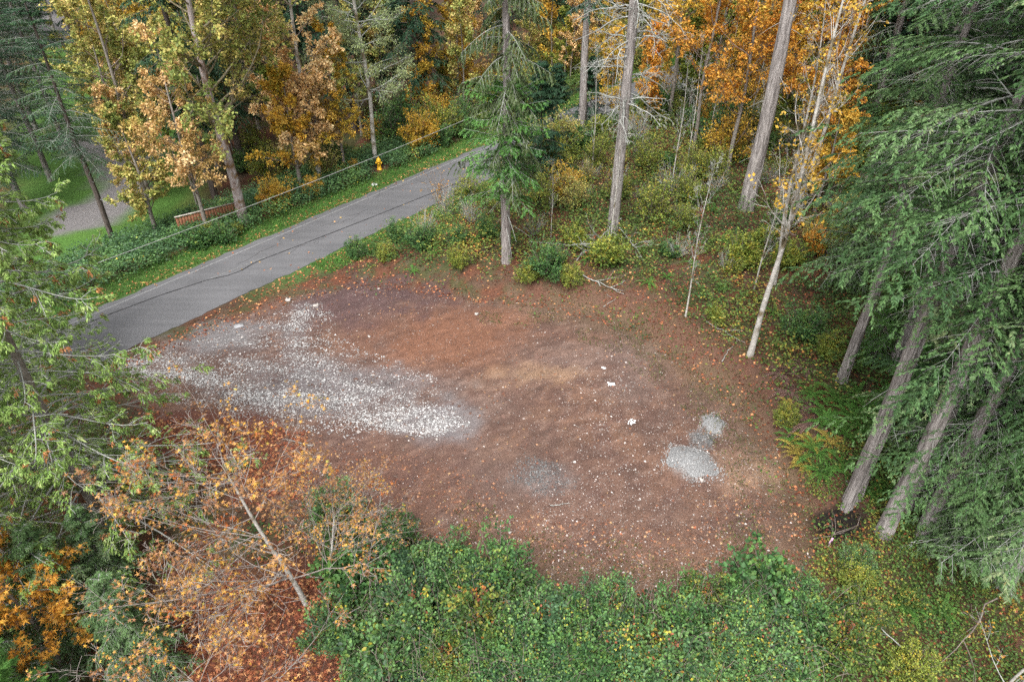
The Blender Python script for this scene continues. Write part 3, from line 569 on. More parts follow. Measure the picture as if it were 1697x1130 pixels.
    D = np.cos(aa)*TT+np.sin(aa)*sgn*hz+np.array([0, 0, -hang*.45])*r.uniform(.3, 1.5, (n, 1))+r.normal(size=(n, 3))*.16
    N = np.array([0, 0, 1.])+r.normal(size=(n, 3))*.4
    L = sprL*r.uniform(.6, 1.3, n); kk = np.repeat(hb, Q)+r.normal(size=n)*.1
    C = np.c_[np.clip(kk, 0, np.where(r.rand(n) < .015, 1, .9)), r.rand(n), r.rand(n)]
    leaves(ng, PP, D, N, L, sprW*r.uniform(.7, 1.3, n), C, 'dia')
    return tg, wg, ng
def broad(seed, Ht, r0, base, spread, n1=22, n2=7, n3=5, nl=10, Lf=.14, shape='dia', up=.35, droop3=-.1, lean=(0, 0), fork=0, hue=(.5, .22), sides=12, ang=.95, lw=.75, ridge=.04, bare=0., cl=.25, top=.05):
    r = np.random.RandomState(seed); tg, at = trunk_geo(Ht, r0, seed, sides=sides, ridge=ridge, lean=lean, wob=.18, flare=.3, top=top)
    zs = np.linspace(0, Ht-.4, 24); pa, ra_ = at(zs); par = pa[None]; pr = ra_[None]
    t0 = base/Ht
    l1 = spread*np.ones((1, n1)); P1, R1 = grow(par, pr, n1, t0, .99, 0, ang, up, r, 7, .36, .12, abslen=l1, taper=.85)
    # shorter near the top
    f = 1-.6*np.clip((P1[:, 0, 2]-base)/(Ht-base), 0, 1)**1.5; P1 = P1[:, :1]+(P1-P1[:, :1])*f[:, None, None]
    P2, R2 = grow(P1, R1, n2, .2, 1, .42, .8, up*.3, r, 5, .55, .16, flat=.4)
    P3, R3 = grow(P2, R2, n3, .15, 1, .55, .8, droop3, r, 4, .55, .2, flat=.2)
    wg = G(); tubes(wg, P1, R1, 5); tubes(wg, P2, R2, 4); tubes(wg, P3[:, [0, 2, 3]], np.maximum(R3[:, [0, 2, 3]], .006), 3)
    lg = G()
    if nl:
        hb = r.normal(size=len(P1))*hue[1]*.5+hue[0]; hb = np.repeat(hb, n2*n3)+r.normal(size=len(P3))*hue[1]*.4
        if bare: k = r.rand(len(P3)) > bare; P3 = P3[k]; hb = hb[k]
        PP, TT = bary(P3, nl, .2, 1., r); n = len(PP); PP = PP+r.normal(size=PP.shape)*cl*.3
        D = TT*.6+r.normal(size=(n, 3))*.7+np.array([0, 0, -.35]); N = np.array([0, 0, 1.])+r.normal(size=(n, 3))*.55
        L = Lf*r.uniform(.6, 1.3, n); C = np.c_[np.clip(np.repeat(hb, nl)+r.normal(size=n)*.13, 0, 1), r.rand(n), r.rand(n)]
        leaves(lg, PP, D, N, L, L*lw, C, shape)
    return tg, wg, lg
class TreeKit:
    def __init__(s, geos, bark, twig, leaf, names=('trunk', 'branches', 'foliage')):
        s.names = names; s.me = [gg.mesh(nm, mt, nm == 'trunk') if gg.n else None for gg, nm, mt in zip(geos, names, (bark, twig, leaf))]
    def place(s, name, loc, rz, sc, label, cat='tree', group=None, leaf=None, bark=None, twig=None, zoff=0):
        e = bpy.data.objects.new(name, None); COL.objects.link(e); e.location = (float(loc[0]), float(loc[1]), float(loc[2])+zoff); e.rotation_euler[2] = rz; e.scale = (sc, sc, sc); e.empty_display_size = .3
        tag(e, label, cat, group)
        for nm, me, mt in zip(s.names, s.me, (bark, twig, leaf)):
            if me: 
                c = ob(nm, me, e, mat=mt)
                if nm in ('foliage', 'branches'): c['kind'] = 'stuff'
        return e

# kits -------------------------------------------------------------
KH = [TreeKit(conifer(s, 27, b, 4.9, nb, 20, 40, droop=.3, sprL=.115, sprW=.04, r0=.27, hang=.36, hue=(.42, .34), ridge=.1, sides=40, bl=.33), M['bark_fir'], M['lichen'], M['hemlock']) for s, b, nb in ((101, 8.4, 120), (102, 2.6, 160))]
KF = [TreeKit(conifer(s, 30, b, rr, 130, 14, 17, droop=d, sprL=.27, sprW=.08, r0=.3, hang=.6, hue=(.4, .25), sides=12, wood=False), M['bark_dark'], M['twig'], M['fir']) for s, b, rr, d in ((111, 3.5, 4.2, .35), (112, 6, 3.8, .5), (113, 2.0, 3.9, .4))]
KL = TreeKit(conifer(121, 30, 12, 3.6, 80, 12, 10, droop=.5, sprL=.34, sprW=.1, r0=.42, hang=.6, sides=20, ridge=.09, dead=.7), M['bark_fir'], M['lichen'], M['fir'])
KM = [TreeKit(broad(s, hgt, .16, b, sp, 30, 7, 5, 11, .17, 'dia', hue=(.5, .3)), M['bark_grey'], M['twig'], M['lm_gold']) for s, hgt, b, sp in ((131, 14, 2.5, 3.4), (132, 17, 4, 4.2), (133, 9, 1., 2.8))]

# ================================================================== INDIVIDUAL TREES
def P3(px, py): return gp(px, py)
# right hand hemlocks/firs (bases seen)
GH = 'tall firs along the right side of the clearing'
spec = [(1395, 630, .8, .62, 'slim fir with its bare trunk left of the thick furrowed fir trunk'),
        (1480, 612, 1.0, 1.0, 'thick furrowed fir trunk second from the left in the right-hand fir stand'),
        (1414, 822, 1.0, .85, 'double-stemmed pale fir trunk nearest the corner of the dirt clearing'),
        (1530, 668, 1.05, 1., 'dark trunked fir behind the long leaning pale fir'),
        (1464, 882, .95, .8, 'pale ridged fir trunk standing lowest at the right corner of the clearing'),
        (1498, 842, .9, .62, 'slim dark fir trunk just right of the pale ridged fir'),
        (1528, 882, .85, .6, 'short visible fir trunk partly behind green boughs at the lower right'),
        (1660, 962, 1.1, 1.05, 'massive fir trunk at the lower right edge of the photo')]
for i, (px, py, sc, tr, lab) in enumerate(spec):
    e = KH[1 if i >= 6 else 0].place('fir_tree', P3(px, py), [.3, 2.1, 4.2, 1.2, 5.1, 3.3, .9, 2.7][i], sc, lab, 'fir tree', GH)
    e.children[0].scale = (tr*.86, tr*.86, 1)
    if i >= 6: pass
    if i == 2:
        c = ob('trunk', KH[0].me[0], e, loc=(.36, -.1, 0)); c.scale = (.6, .6, 1)
for i, (px, py, sc) in enumerate([(1640, 560, 1.1), (1690, 720, 1.05), (1600, 440, 1.1), (1560, 300, 1.05), (1690, 420, 1.1), (1780, 620, 1.1), (1760, 850, 1.), (1600, 690, .75), (1680, 830, .7), (1720, 905, .75), (1490, 330, .95), (1440, 210, 1.), (1530, 180, 1.1)]):
    KH[1].place('fir_tree', P3(px, py), i*1.7+.4, sc, 'dense green fir whose drooping boughs fill the right edge of the photo', 'fir tree', 'firs filling the right edge')
# low young hemlocks under the stand
KY = TreeKit(conifer(141, 7, .3, 2.3, 90, 16, 26, droop=.3, sprL=.12, sprW=.035, r0=.07, hang=.5, hue=(.6, .15), sides=8), M['bark_grey'], M['lichen'], M['hemlock'])
for i, (px, py, sc, lab) in enumerate([(1590, 800, 1.45, 'bushy young hemlock in front of the leaning pale trunks'), (1500, 700, .7, 'small bright hemlock between the furrowed trunk and the ferns'), (1640, 905, 1.5, 'tall bushy hemlock with low boughs left of the massive corner trunk'), (1690, 800, 1.6, 'dark green young hemlock below the right edge firs'), (1445, 600, .6, 'little hemlock at the foot of the slim fir'), (1400, 470, .95, 'young hemlock sapling reaching left out of the right-hand stand'), (1625, 935, .75, 'bushy hemlock sapling in front of the massive corner trunk'), (1580, 900, .8, 'low hemlock boughs near the short visible trunk')]):
    KY.place('young_hemlock', P3(px, py), i*1.3, sc, lab, 'young tree', leaf=M['bright_fir'] if i in (1, 4) else None)

# big fir J, snag I, thin fir H
KJ = TreeKit(conifer(151, 34, 17, 4, 70, 12, 12, droop=.5, r0=.42, hang=.6, sides=28, ridge=.1, dead=.6), M['bark_fir'], M['lichen'], M['fir'])
KJ.place('fir_tree', P3(1237, 345), 0, 1, 'thick straight fir trunk among the orange maples', 'fir tree')
r = np.random.RandomState(5); tg, at = trunk_geo(30, .33, 5, sides=20, ridge=.08)
zz = np.linspace(0, 29.5, 40); pa, rr_ = at(zz); n_ = 75
P1, R1 = grow(pa[None], rr_[None]*.35, n_, .22, .85, 0, 1.5, -.9, r, 8, .5, .2, abslen=np.full((1, n_), 2.7)); P2, R2 = grow(P1, R1, 9, .1, 1, .4, .9, -.5, r, 5, .6, .25); P3_, R3 = grow(P2, R2, 4, .1, 1, .5, .8, -.4, r, 4, .6, .3)
wg = tubes(tubes(tubes(G(), P1, np.maximum(R1, .014), 4), P2, np.maximum(R2, .01), 3), P3_, np.maximum(R3, .007), 3)
TreeKit((tg, wg, G()), M['bark_fir'], M['lichen'], None).place('dead_fir', P3(1016, 378), .5, 1, 'dead fir with a bare grey trunk and lichen-white branches', 'dead tree')
KL.place('fir_tree', P3(962, 235), 1, .8, 'slim grey fir trunk behind the dead fir', 'fir tree', leaf=M['fir'])
# centre fir G
KG = TreeKit(conifer(161, 26, 3.8, 3.1, 85, 16, 40, droop=.75, sprL=.15, sprW=.045, r0=.26, hang=1.0, hue=(.45, .2), sides=16, dead=.8), M['bark_fir'], M['lichen'], M['olive_fir'])
e = KG.place('fir_tree', P3(839, 434), .6, 1, 'slender fir with drooping olive boughs and bare lower trunk on the far bank', 'fir tree')
lowb = conifer(162, 9.2, 3.2, 2.6, 46, 14, 34, droop=.35, sprL=.15, sprW=.045, r0=.05, hang=.5, prof=.25, hue=(.5, .2), sides=6, dead=-.7)
c = gob('lower_boughs', lowb[2], M['bright_fir'], e); c['kind'] = 'stuff'; c['label'] = 'bright green lower boughs'
c = gob('bough_wood', lowb[1], M['lichen'], e); c['kind'] = 'stuff'

# dark yew-like hemlock N
KD = TreeKit(conifer(171, 9, .5, 3., 90, 14, 14, droop=.3, sprL=.24, sprW=.07, r0=.1, hang=.7, hue=(.3, .15), sides=8, wood=False), M['bark_dark'], M['twig'], M['fir'])
KD.place('young_hemlock', P3(975, 230), 2, .7, 'dark hemlock bough mass where the far road shows behind the dead fir', 'young tree')
KD.place('young_hemlock', P3(920, 262), 1, .75, 'dark green young hemlock left of the slim grey fir', 'young tree')
KD.place('young_hemlock', P3(895, 300), 0, .8, 'dark green young hemlock right of the slender fir by the road', 'young tree')

# maple A
KA = TreeKit(broad(181, 19, .31, 5.5, 6.8, 44, 8, 6, 15, .17, 'dia', up=.5, hue=(.42, .32), sides=20, ridge=.05, lean=(-.5, 0), ang=.95), M['bark_red'], barkmat('mossy_limbs', (.13, .1, .04), (.3, .27, .2), 6, 1, .4), M['lm_olive'])
KA.place('maple_tree', P3(404, 366), 2.2, 1, 'big maple with red-patched grey trunk and olive gold crown beside the wooden fence', 'maple tree')
KM[0].place('maple_tree', P3(345, 385), 4, .8, 'thin maple with peach and gold leaves left of the big maple', 'maple tree', leaf=M['lm_peach'])
KM[2].place('maple_tree', P3(262, 392), 1, .85, 'low olive-leaved maple above the left brambles', 'maple tree', leaf=M['lm_olive'])
KM[1].place('maple_tree', P3(250, 330), 2, 1.0, 'olive leaved maple at the edge of the lawn', 'maple tree', leaf=M['lm_olive'])
# D peach alder, E pale alder
KP = TreeKit(broad(191, 20, .17, 1.5, 3.7, 60, 7, 5, 13, .19, 'dia', up=.25, hue=(.68, .25), ang=1.15), M['bark_alder'], M['twig'], M['lm_peach'])
KP.place('maple_tree', P3(531, 300), 0, 1, 'tall slim peach and gold leaved tree beyond the road', 'maple tree')
KM[2].place('maple_tree', P3(500, 315), 3, .9, 'low gold leaved tree at the foot of the peach tree', 'maple tree')
KM[0].place('maple_tree', P3(572, 285), 3.6, .7, 'small gold leaved tree between the peach tree and the pale alder', 'maple tree')
KE = TreeKit(broad(195, 22, .17, 4.5, 3.6, 60, 7, 5, 13, .12, 'dia', up=.15, hue=(.5, .3), ang=1.25, cl=.5, lw=.6), M['bark_alder'], M['lichen'], M['lm_pale'])
KE.place('alder_tree', P3(623, 270), 0, 1, 'pale green alder with a white trunk behind the yellow hydrant', 'alder tree')
# lawn conifers
for px, py, k, lab in ((168, 182, 2, 'dark trunked conifer alone on the bright lawn at the upper left'), (212, 168, 1, 'second conifer on the lawn right of the lone dark trunk')):
    e = KL.place('conifer_tree', P3(px, py), 1, .9, lab, 'conifer tree', bark=M['bark_dark'])
KH[0].place('conifer_tree', P3(190, 404), .5, .6, 'dark conifer with a brown leaning trunk above the left brambles', 'conifer tree', leaf=M['dark_hem'], bark=M['bark_dark'])
for i, (px, py, sc) in enumerate([(40, 345, .8), (-60, 400, .85), (15, 250, .75), (-40, 200, .9), (85, 300, .7), (-10, 300, .85), (60, 215, .8), (105, 235, .7), (10, 130, .9), (70, 120, .9)]):
    KH[1].place('conifer_tree', P3(px, py), i*1.9, sc,  'dark green conifer at the upper left edge behind the near cedar', 'conifer tree', 'conifers at the upper left edge', leaf=M['dark_hem'])

# K pale multi-stem birch/alder at (1243,590)
KK = TreeKit(broad(201, 17, .13, 4.0, 3.2, 26, 6, 4, 5, .15, 'dia', up=1.0, hue=(.55, .3), ang=.6, bare=.78, lean=(.8, 1.2)), M['bark_alder'], M['bark_alder'], M['lm_gold'])
KK.place('alder_tree', P3(1243, 590), 0, 1, 'pale white-barked alder with mostly bare upright limbs and a few gold leaves', 'alder tree')
KK.place('alder_tree', P3(1283, 470), 2.4, .8, 'second pale alder just behind the white-barked one, with thin bare stems', 'alder tree')
KK.place('alder_tree', P3(1320, 350), 4.4, .95, 'farther pale bare-limbed alder in front of the big fir stand', 'alder tree')
KT = TreeKit(broad(205, 8, .045, 1.5, 1.5, 16, 5, 3, 0, up=.9, ang=.6, sides=8), M['bark_alder'], M['lichen'], None)
KT.place('bare_sapling', P3(1136, 525), 0, 1, 'thin bare white sapling on the slope behind the clearing', 'sapling')
KT.place('bare_sapling', P3(1250, 480), 2, .9, 'thin bare sapling left of the pale alders', 'sapling')
# orange maples behind the right
OL = ['orange maple just left of the big fir trunk, nearest of its row', 'orange maple left of the big fir, second behind the slope', 'orange maple midway between the dead fir and the big fir', 'tall orange maple high between the dead fir and the big fir', 'orange maple standing close behind the big fir trunk', 'orange maple between the big fir and the pale alders', 'small gold maple at the edge of the right-hand fir stand', 'yellow green maple above the big fir trunk base, farther back', 'orange maple behind the farthest pale alder', 'orange maple at the top left of the big fir trunk', 'orange-gold maple right of the dead fir, near the top edge', 'yellow green maple at the top edge midway to the big fir', 'orange maple at the top edge right of the big fir', 'orange maple in the top edge gap before the right-hand firs', 'gold maple glowing between the slim grey fir and the dead fir', 'small yellow green maple left of the slim grey fir trunk']
ORG = [(1205, 285, 1.0, 1), (1150, 245, .95, 1), (1110, 190, 1.1, 1), (1180, 150, 1.1, 0), (1265, 250, 1., 1), (1330, 290, .9, 0), (1350, 350, .8, 2), (1290, 160, 1.2, 1), (1370, 200, 1.2, 1), (1230, 90, 1.2, 1), (1080, 120, 1.2, 1), (1150, 70, 1.2, 1), (1310, 60, 1.2, 1), (1400, 90, 1.2, 1), (1000, 150, .8, 0), (935, 140, .9, 2)]
for i, (px, py, sc, k) in enumerate(ORG):
    KM[k].place('maple_tree', P3(px, py), i*2.1, sc*.85, OL[i], 'maple tree', 'orange maples in the right-hand woods', leaf=M[['lm_orange', 'lm_orange', 'lm_gold', 'lm_yg'][i % 4]])
# gold trees left of centre beyond the road
for i, (px, py, sc, k, mt) in enumerate([(470, 250, .9, 0, 'lm_yg'), (430, 215, 1, 1, 'lm_peach'), (700, 215, .6, 2, 'lm_gold'), (760, 195, .8, 0, 'lm_gold'), (600, 225, .8, 0, 'lm_olive'), (380, 200, 1, 1, 'lm_olive'), (260, 120, 1.1, 1, 'lm_olive'), (100, 80, 1.1, 1, 'lm_olive')]):
    KM[k].place('maple_tree', P3(px, py), i*1.7+1, sc, ['yellow green tree left of the peach-leaved tree', 'peach tree behind the dark gap right of the big maple', 'small gold tree right of the pale alder', 'gold tree where the road disappears into the woods', 'olive tree just left of the pale alder trunk', 'olive tree behind the crown of the big maple', 'olive gold tree at the top edge above the lawn', 'olive gold tree at the top left corner above the pavement'][i], 'maple tree', 'autumn trees beyond the road', leaf=M[mt])

# ================================================================== FAR FOREST (random, spaced)
rf = random.Random(4); placed = []
def far(n, tries, ok, label, group, mix_, scr=(.8, 1.1)):
    c = 0
    for _ in range(tries):
        if c >= n: break
        y = rf.uniform(30, 125); x = rf.uniform(-1, 1)*((y*.81+10.7)*.8+2)
        if not ok(x, y): continue
        if any((x-a)**2+(y-b)**2 < (3.2 if y < 60 else 4.0)**2 for a, b in placed): continue
        placed.append((x, y)); c += 1
        kit, nm, cat, leaf = rf.choice(mix_)
        kit.place(nm, (x, y, float(H(x, y))), rf.uniform(0, 6.28), rf.uniform(*scr), label, cat, group, leaf=leaf)
def srd(x, y): return x*RNV[0]+y*RNV[1]-RC
con = [(KF[0], 'conifer_tree', 'conifer tree', None), (KF[1], 'conifer_tree', 'conifer tree', None), (KF[2], 'conifer_tree', 'conifer tree', None)]
lw_ = gp0(20, 420); 
def okl(x, y):
    px = 848.5+FPX*x/(y*math.cos(PITCH)+CAM_H*math.sin(PITCH)); 
    return srd(x, y) < -RW-9 and (px > 330 or y > 84)
def okr(x, y):
    px = 848.5+FPX*x/(y*math.cos(PITCH)+CAM_H*math.sin(PITCH))
    return srd(x, y) > RW+3 and (y > 62 or (px > 1420 and y > 38)) and not (1060 < px < 1400 and y < 72)
far(72, 4000, okl, 'dark conifer in the dense woods beyond the road', 'conifers in the woods beyond the road', con)
far(75, 3000, okr, 'dark conifer in the dense woods behind the clearing', 'conifers in the woods behind the clearing', con)

# ================================================================== NEAR LEFT CEDAR
def cedar(seed, Ht, base, Rm, B):
    r = np.random.RandomState(seed); tg, at = trunk_geo(Ht, .2, seed, sides=20, ridge=.08)
    u = np.sort(r.rand(B)); z = base+(Ht-base)*u*.97; L = Rm*((1-u)**.7*.85+.15)*r.uniform(.6, 1.15, B); az = np.arange(B)*2.39996+r.uniform(-.5, .5, B)
    p0, tr = at(z); K = 9; t = np.linspace(0, 1, K); dr = r.uniform(.5, .95, B)
    zo = L[:, None]*(.25*t-dr[:, None]*1.3*t**2+dr[:, None]*.85*t**3.2); sw = r.normal(size=B)*.25; hy = L[:, None]*sw[:, None]*t**2
    ca, sa = np.cos(az)[:, None], np.sin(az)[:, None]; hx = L[:, None]*t
    P1 = np.stack([p0[:, 0:1]+hx*ca-hy*sa, p0[:, 1:2]+hx*sa+hy*ca, p0[:, 2:3]+zo], -1); R1 = (.012+.008*L)[:, None]*(1-t*.85)
    P2, R2 = grow(P1, R1, 9, .2, 1., .38, .8, -.7, r, 6, .6, .12, flat=.7); P3, R3 = grow(P2, R2, 6, .15, 1, .5, .7, -.6, r, 4, .7, .15, flat=.5)
    wg = G(); tubes(wg, P1, R1, 5); tubes(wg, P2, np.maximum(R2, .008), 3); kk_ = r.rand(len(P3)) < .6; tubes(wg, P3[kk_][:, [0, 2, 3]], np.maximum(R3[kk_][:, [0, 2, 3]], .006), 3)
    ng = G(); k = r.rand(len(P3)) < .86; Pk = P3[k]; nb = len(Pk); Q = 17
    # fans of flat sprays hanging along the twigs
    PP, TT = bary(Pk, Q, .1, 1., r); n = len(PP); PP = PP+r.normal(size=PP.shape)*.03
    sgn = r.choice([-1., 1.], (n, 1)); hz = unit(np.cross(TT, [0, 0, 1.])+r.normal(size=(n, 3))*.05); a = r.uniform(.1, .9, (n, 1))
    D = np.cos(a)*TT+np.sin(a)*sgn*hz+np.array([0, 0, -.5]); N = np.array([0, 0, .8])+r.normal(size=(n, 3))*.5
    hb = np.repeat(r.normal(size=nb)*.18+.52, Q)+r.normal(size=n)*.1; hb = np.where(np.repeat(r.rand(nb) < .05, Q), 1., np.clip(hb, 0, .93))
    L_ = r.uniform(.07, .15, n); leaves(ng, PP, D, N, L_, L_*.33, np.c_[hb, r.rand(n), r.rand(n)], 'dia')
    return tg, wg, ng
KC = TreeKit(cedar(211, 18.5, 1.0, 4.5, 165), M['bark_grey'], M['lichen'], M['cedar'])
KC.place('cedar_tree', P3(185, 890), .3, .93, 'near cedar with drooping bare white twigs and light green sprays at the left edge', 'cedar tree')
KC.place('cedar_tree', P3(50, 810), 1.4, .8, 'smaller light green cedar between the near cedar and the left edge', 'cedar tree')
KC.place('cedar_tree', P3(60, 1010), 2.3, .85, 'second near cedar lower at the left edge with orange leaves around it', 'cedar tree', zoff=-1)
KC.place('cedar_tree', P3(30, 640), 4.3, .8, 'cedar behind the near cedar on the left edge', 'cedar tree')
KB = TreeKit(conifer(221, 8.2, .3, 1.9, 110, 16, 22, droop=.1, sprL=.14, sprW=.05, r0=.08, hang=.1, hue=(.7, .12), sides=8, wood=False), M['bark_grey'], M['twig'], M['bright_fir'])
KB.place('young_cedar', P3(75, 1290), 0, 1, 'bright green young conifer top in the bottom left corner', 'young tree')
for i, (px, py, sc) in enumerate([(150, 1060, .75), (260, 1120, .7), (40, 1180, .8), (200, 990, .6)]):
    KY.place('young_hemlock', P3(px, py), i*1.9, sc, ['young hemlock in the shade below the near cedar', 'young hemlock under the tan-leaved maple at the bottom edge', 'young hemlock beside the bright conifer top in the corner', 'young hemlock at the foot of the near cedar'][i], 'young tree', leaf=M['hemlock'])
KM2 = TreeKit(broad(225, 8, .1, 1., 2.6, 26, 6, 5, 6, .2, 'star', hue=(.5, .3)), M['bark_grey'], M['twig'], M['lm_orange'])
KM2.place('maple_tree', P3(110, 1110), 2.6, .85, 'orange leaved maple spreading beneath the near cedar', 'maple tree')
KM2.place('maple_tree', P3(40, 1130), 1, .95, 'bright orange maple sprays in front of the lower left cedar', 'maple tree')
# near maple
KN = TreeKit(broad(231, 6.4, .085, 1.4, 5.0, 30, 8, 5, 10, .11, 'star', up=.3, hue=(.55, .42), ang=1.15, bare=.7, cl=.4, lw=.95, top=.2, sides=14, lean=(-1.3, .2)), M['bark_alder'], barkmat('maple_twigs', (.15, .125, .11), (.38, .34, .31), 8, 1, .3), M['lm_near'])
KN.place('maple_tree', P3(510, 1000), .1, 1, 'near maple with pale trunk, spreading bare twigs and tan orange leaves at the lower left', 'maple tree', zoff=-.2)
KN.place('maple_tree', P3(545, 985), 3.9, .62, 'second thinner stem of tan maple right of the near maple trunk', 'maple tree', zoff=-.2)
KN.place('maple_tree', P3(420, 1190), 1.2, .85, 'second tan-leaved maple below the near maple at the bottom left', 'maple tree', zoff=-1.2)
KO = TreeKit(broad(241, 8, .09, 1.2, 3.2, 20, 6, 4, 3, .17, 'star', up=.3, hue=(.6, .2), bare=.5, top=.15), M['bark_alder'], M['lichen'], M['lm_orange'])
KO.place('maple_tree', P3(1640, 1170), 3, .62, 'bare-twigged maple with a few orange leaves in the bottom right corner', 'maple tree', zoff=-.5)

# ================================================================== SHRUBS
def bush(seed, h, rad, nst, nl, Lf, shape='oval', hue=(.5, .2), upr=.8):
    r = np.random.RandomState(seed); a = r.rand(nst)*6.28; K = 5; t = np.linspace(0, 1, K); lob = .55+.75*r.rand(9)[((a/6.2832*9).astype(int)) % 9]; ln = h*r.uniform(.35, 1.15, nst)*lob; sp = rad*np.sqrt(r.rand(nst))*lob
    P = np.stack([np.cos(a)[:, None]*sp[:, None]*t**.8, np.sin(a)[:, None]*sp[:, None]*t**.8, ln[:, None]*t*(1-.25*(sp/rad)[:, None]**2*t)], -1)
    R_ = np.repeat((.012+.01*r.rand(nst))[:, None], K, 1)*np.linspace(1, .3, K)
    P2, R2 = grow(P, R_, 6, .2, 1, .45, .8, .3, r, 4, .6, .2)
    wg = tubes(tubes(G(), P, R_, 4), P2, np.maximum(R2, .004), 3); lg = G()
    if nl:
        PP, TT = bary(P2, nl, .15, 1, r); n = len(PP); PP = PP+r.normal(size=PP.shape)*.07; PP[:, 2] = np.maximum(PP[:, 2], .05)
        D = TT+r.normal(size=(n, 3))*.6; N = np.array([0, 0, 1.])+r.normal(size=(n, 3))*.5; L = Lf*r.uniform(.6, 1.3, n)
        k = np.repeat(r.normal(size=len(P2))*hue[1]+hue[0], nl)+r.normal(size=n)*.1
        leaves(lg, PP, D, N, L, L*.65, np.c_[np.clip(k, 0, 1), r.rand(n), r.rand(n)], shape)
    return wg, lg
class BushKit(TreeKit):
    def __init__(s, geos, twig, leaf):
        s.names = ('stems', 'foliage'); s.me = [gg.mesh(nm, mt) if gg.n else None for gg, nm, mt in zip(geos, s.names, (twig, leaf))]
    def place(s, loc, rz, sc, label, group=None, leaf=None, name='shrub', cat='shrub'):
        e = bpy.data.objects.new(name, None); COL.objects.link(e); e.location = tuple(map(float, loc)); e.rotation_euler[2] = rz; e.scale = (sc, sc, sc); tag(e, label, cat, group)
        for nm, me, mt in zip(s.names, s.me, (None, leaf)):
            if me: ob(nm, me, e, mat=mt)['kind'] = 'stuff'
        return e
B1 = BushKit(bush(301, 1.7, 1.3, 55, 18, .09), M['twig'], M['lm_green']); B5 = BushKit(bush(305, 2.0, 1.2, 40, 1, .06, 'dia'), M['lichen'], M['lm_orange']); B4 = BushKit(bush(304, 1.5, 1.2, 46, 12, .14, 'oval', upr=.9), M['twig'], M['lm_green']); B2 = BushKit(bush(302, 2.3, 1.5, 50, 12, .1, 'dia'), M['twig'], M['lm_yg']); B3 = BushKit(bush(303, 2.6, 1.1, 22, 1, .13, 'star'), M['twig'], M['lm_orange'])
for px, py, k, sc, mt, lab in [
    (460, 338, B1, 1., 'lm_gold', 'bright gold and orange bush on the far verge right of the big maple'),
    (400, 285, B1, .9, 'lm_green', 'fresh green bush behind the big maple trunk'),
    (372, 402, B1, .75, 'lm_green', 'small dark green bush in front of the fence'),
    (395, 388, B1, .4, 'lm_yg', 'small yellow green bush at the foot of the big maple'),
    (330, 410, B4, .7, 'lm_green', 'green bush left of the wooden fence'),
    (347, 392, B1, .5, 'lm_yg', 'small yellowish bush partly hiding the middle of the fence'),
    (306, 402, B4, .6, 'lm_green', 'leafy green bush over the left end of the fence'),
    (440, 300, B2, 1.15, 'lm_yg', 'tall yellow green bush right of the big maple trunk'),
    (475, 288, B2, 1.1, 'lm_olive', 'tall olive bush left of the peach-leaved tree'),
    (425, 258, B2, 1.2, 'lm_yg', 'yellow green bush deeper behind the big maple'),
    (520, 322, B1, .7, 'lm_gold', 'gold bush at the foot of the peach tree'),
    (445, 345, B1, .5, 'lm_orange', 'small orange bush beside the gold verge bush'),
    (585, 285, B1, .5, 'lm_gold', 'little ochre bush left of the hydrant'),
    (690, 250, B1, .7, 'lm_yg', 'yellow green bush on the verge right of the hydrant'),
    (735, 240, B1, .9, 'lm_green', 'dark green roadside bush near the slender fir'),
    (770, 228, B1, .7, 'lm_green', 'dark green bush where the road disappears'),
    (732, 345, B3, 1.1, None, 'bare-stemmed bush with a few orange leaves at the near road edge'),
    (905, 455, B1, 1.05, 'lm_green', 'lush green bush right of the slender fir trunk'),
    (875, 465, B1, .6, 'lm_yg', 'yellow tinged bush at the foot of the slender fir'),
    (945, 470, B1, .6, 'lm_yg', 'yellow green bush right of the lush green bush'),
    (1080, 365, B2, 1.1, None, 'olive yellow bush right of the dead fir trunk'),
    (1140, 340, B2, .9, None, 'olive bush between the dead fir and the big fir'),
    (1025, 330, B2, .8, None, 'olive bush in front of the dead fir trunk'),
    (940, 330, B2, 1., 'lm_gold', 'gold tinged bush left of the dead fir'),
    (900, 345, B2, 1., None, 'olive bush behind the slender fir'),
    (1180, 300, B2, 1., None, 'olive bush left of the big fir trunk'),
    (590, 425, B1, .6, 'lm_green', 'low green bush on the near road bank'),
    (640, 430, B1, .55, 'lm_yg', 'low yellow green bush on the near road bank'),
    (700, 410, B1, .8, 'lm_green', 'green bush on the bank left of the slender fir'),
    (760, 440, B1, .6, 'lm_yg', 'yellow green bush below the slender fir'),
    (660, 400, B1, .7, 'lm_green', 'green bush close to the road on the bank'),
    (1330, 560, B1, .9, 'lm_green', 'low dark green bush left of the slim fir'),
    (1370, 590, B1, .6, 'lm_yg', 'yellowish bush at the foot of the slim fir'),
    (1300, 700, B1, .5, 'lm_yg', 'yellow leaved bush on the right edge of the clearing'),
    (1355, 420, B1, .8, 'lm_orange', 'orange bush under the right-hand firs'),
    (1300, 1015, B1, .8, 'bramble', 'bright green bush at the right end of the bramble thicket'),
    (1225, 1050, B1, .9, 'lm_green', 'green bush inside the bramble thicket at the bottom'),
    (1185, 530, B1, .45, 'lm_yg', 'small pale green bush on the slope behind the gravel heaps'),
    (1215, 450, B1, .5, 'lm_yg', 'small yellow green bush on the leafy slope'),
    (540, 850, B1, .5, 'lm_green', 'small green bush at the left tip of the bramble thicket')]:
    k.place(P3(px, py), px*.37, sc, lab, leaf=M[mt] if mt else None)


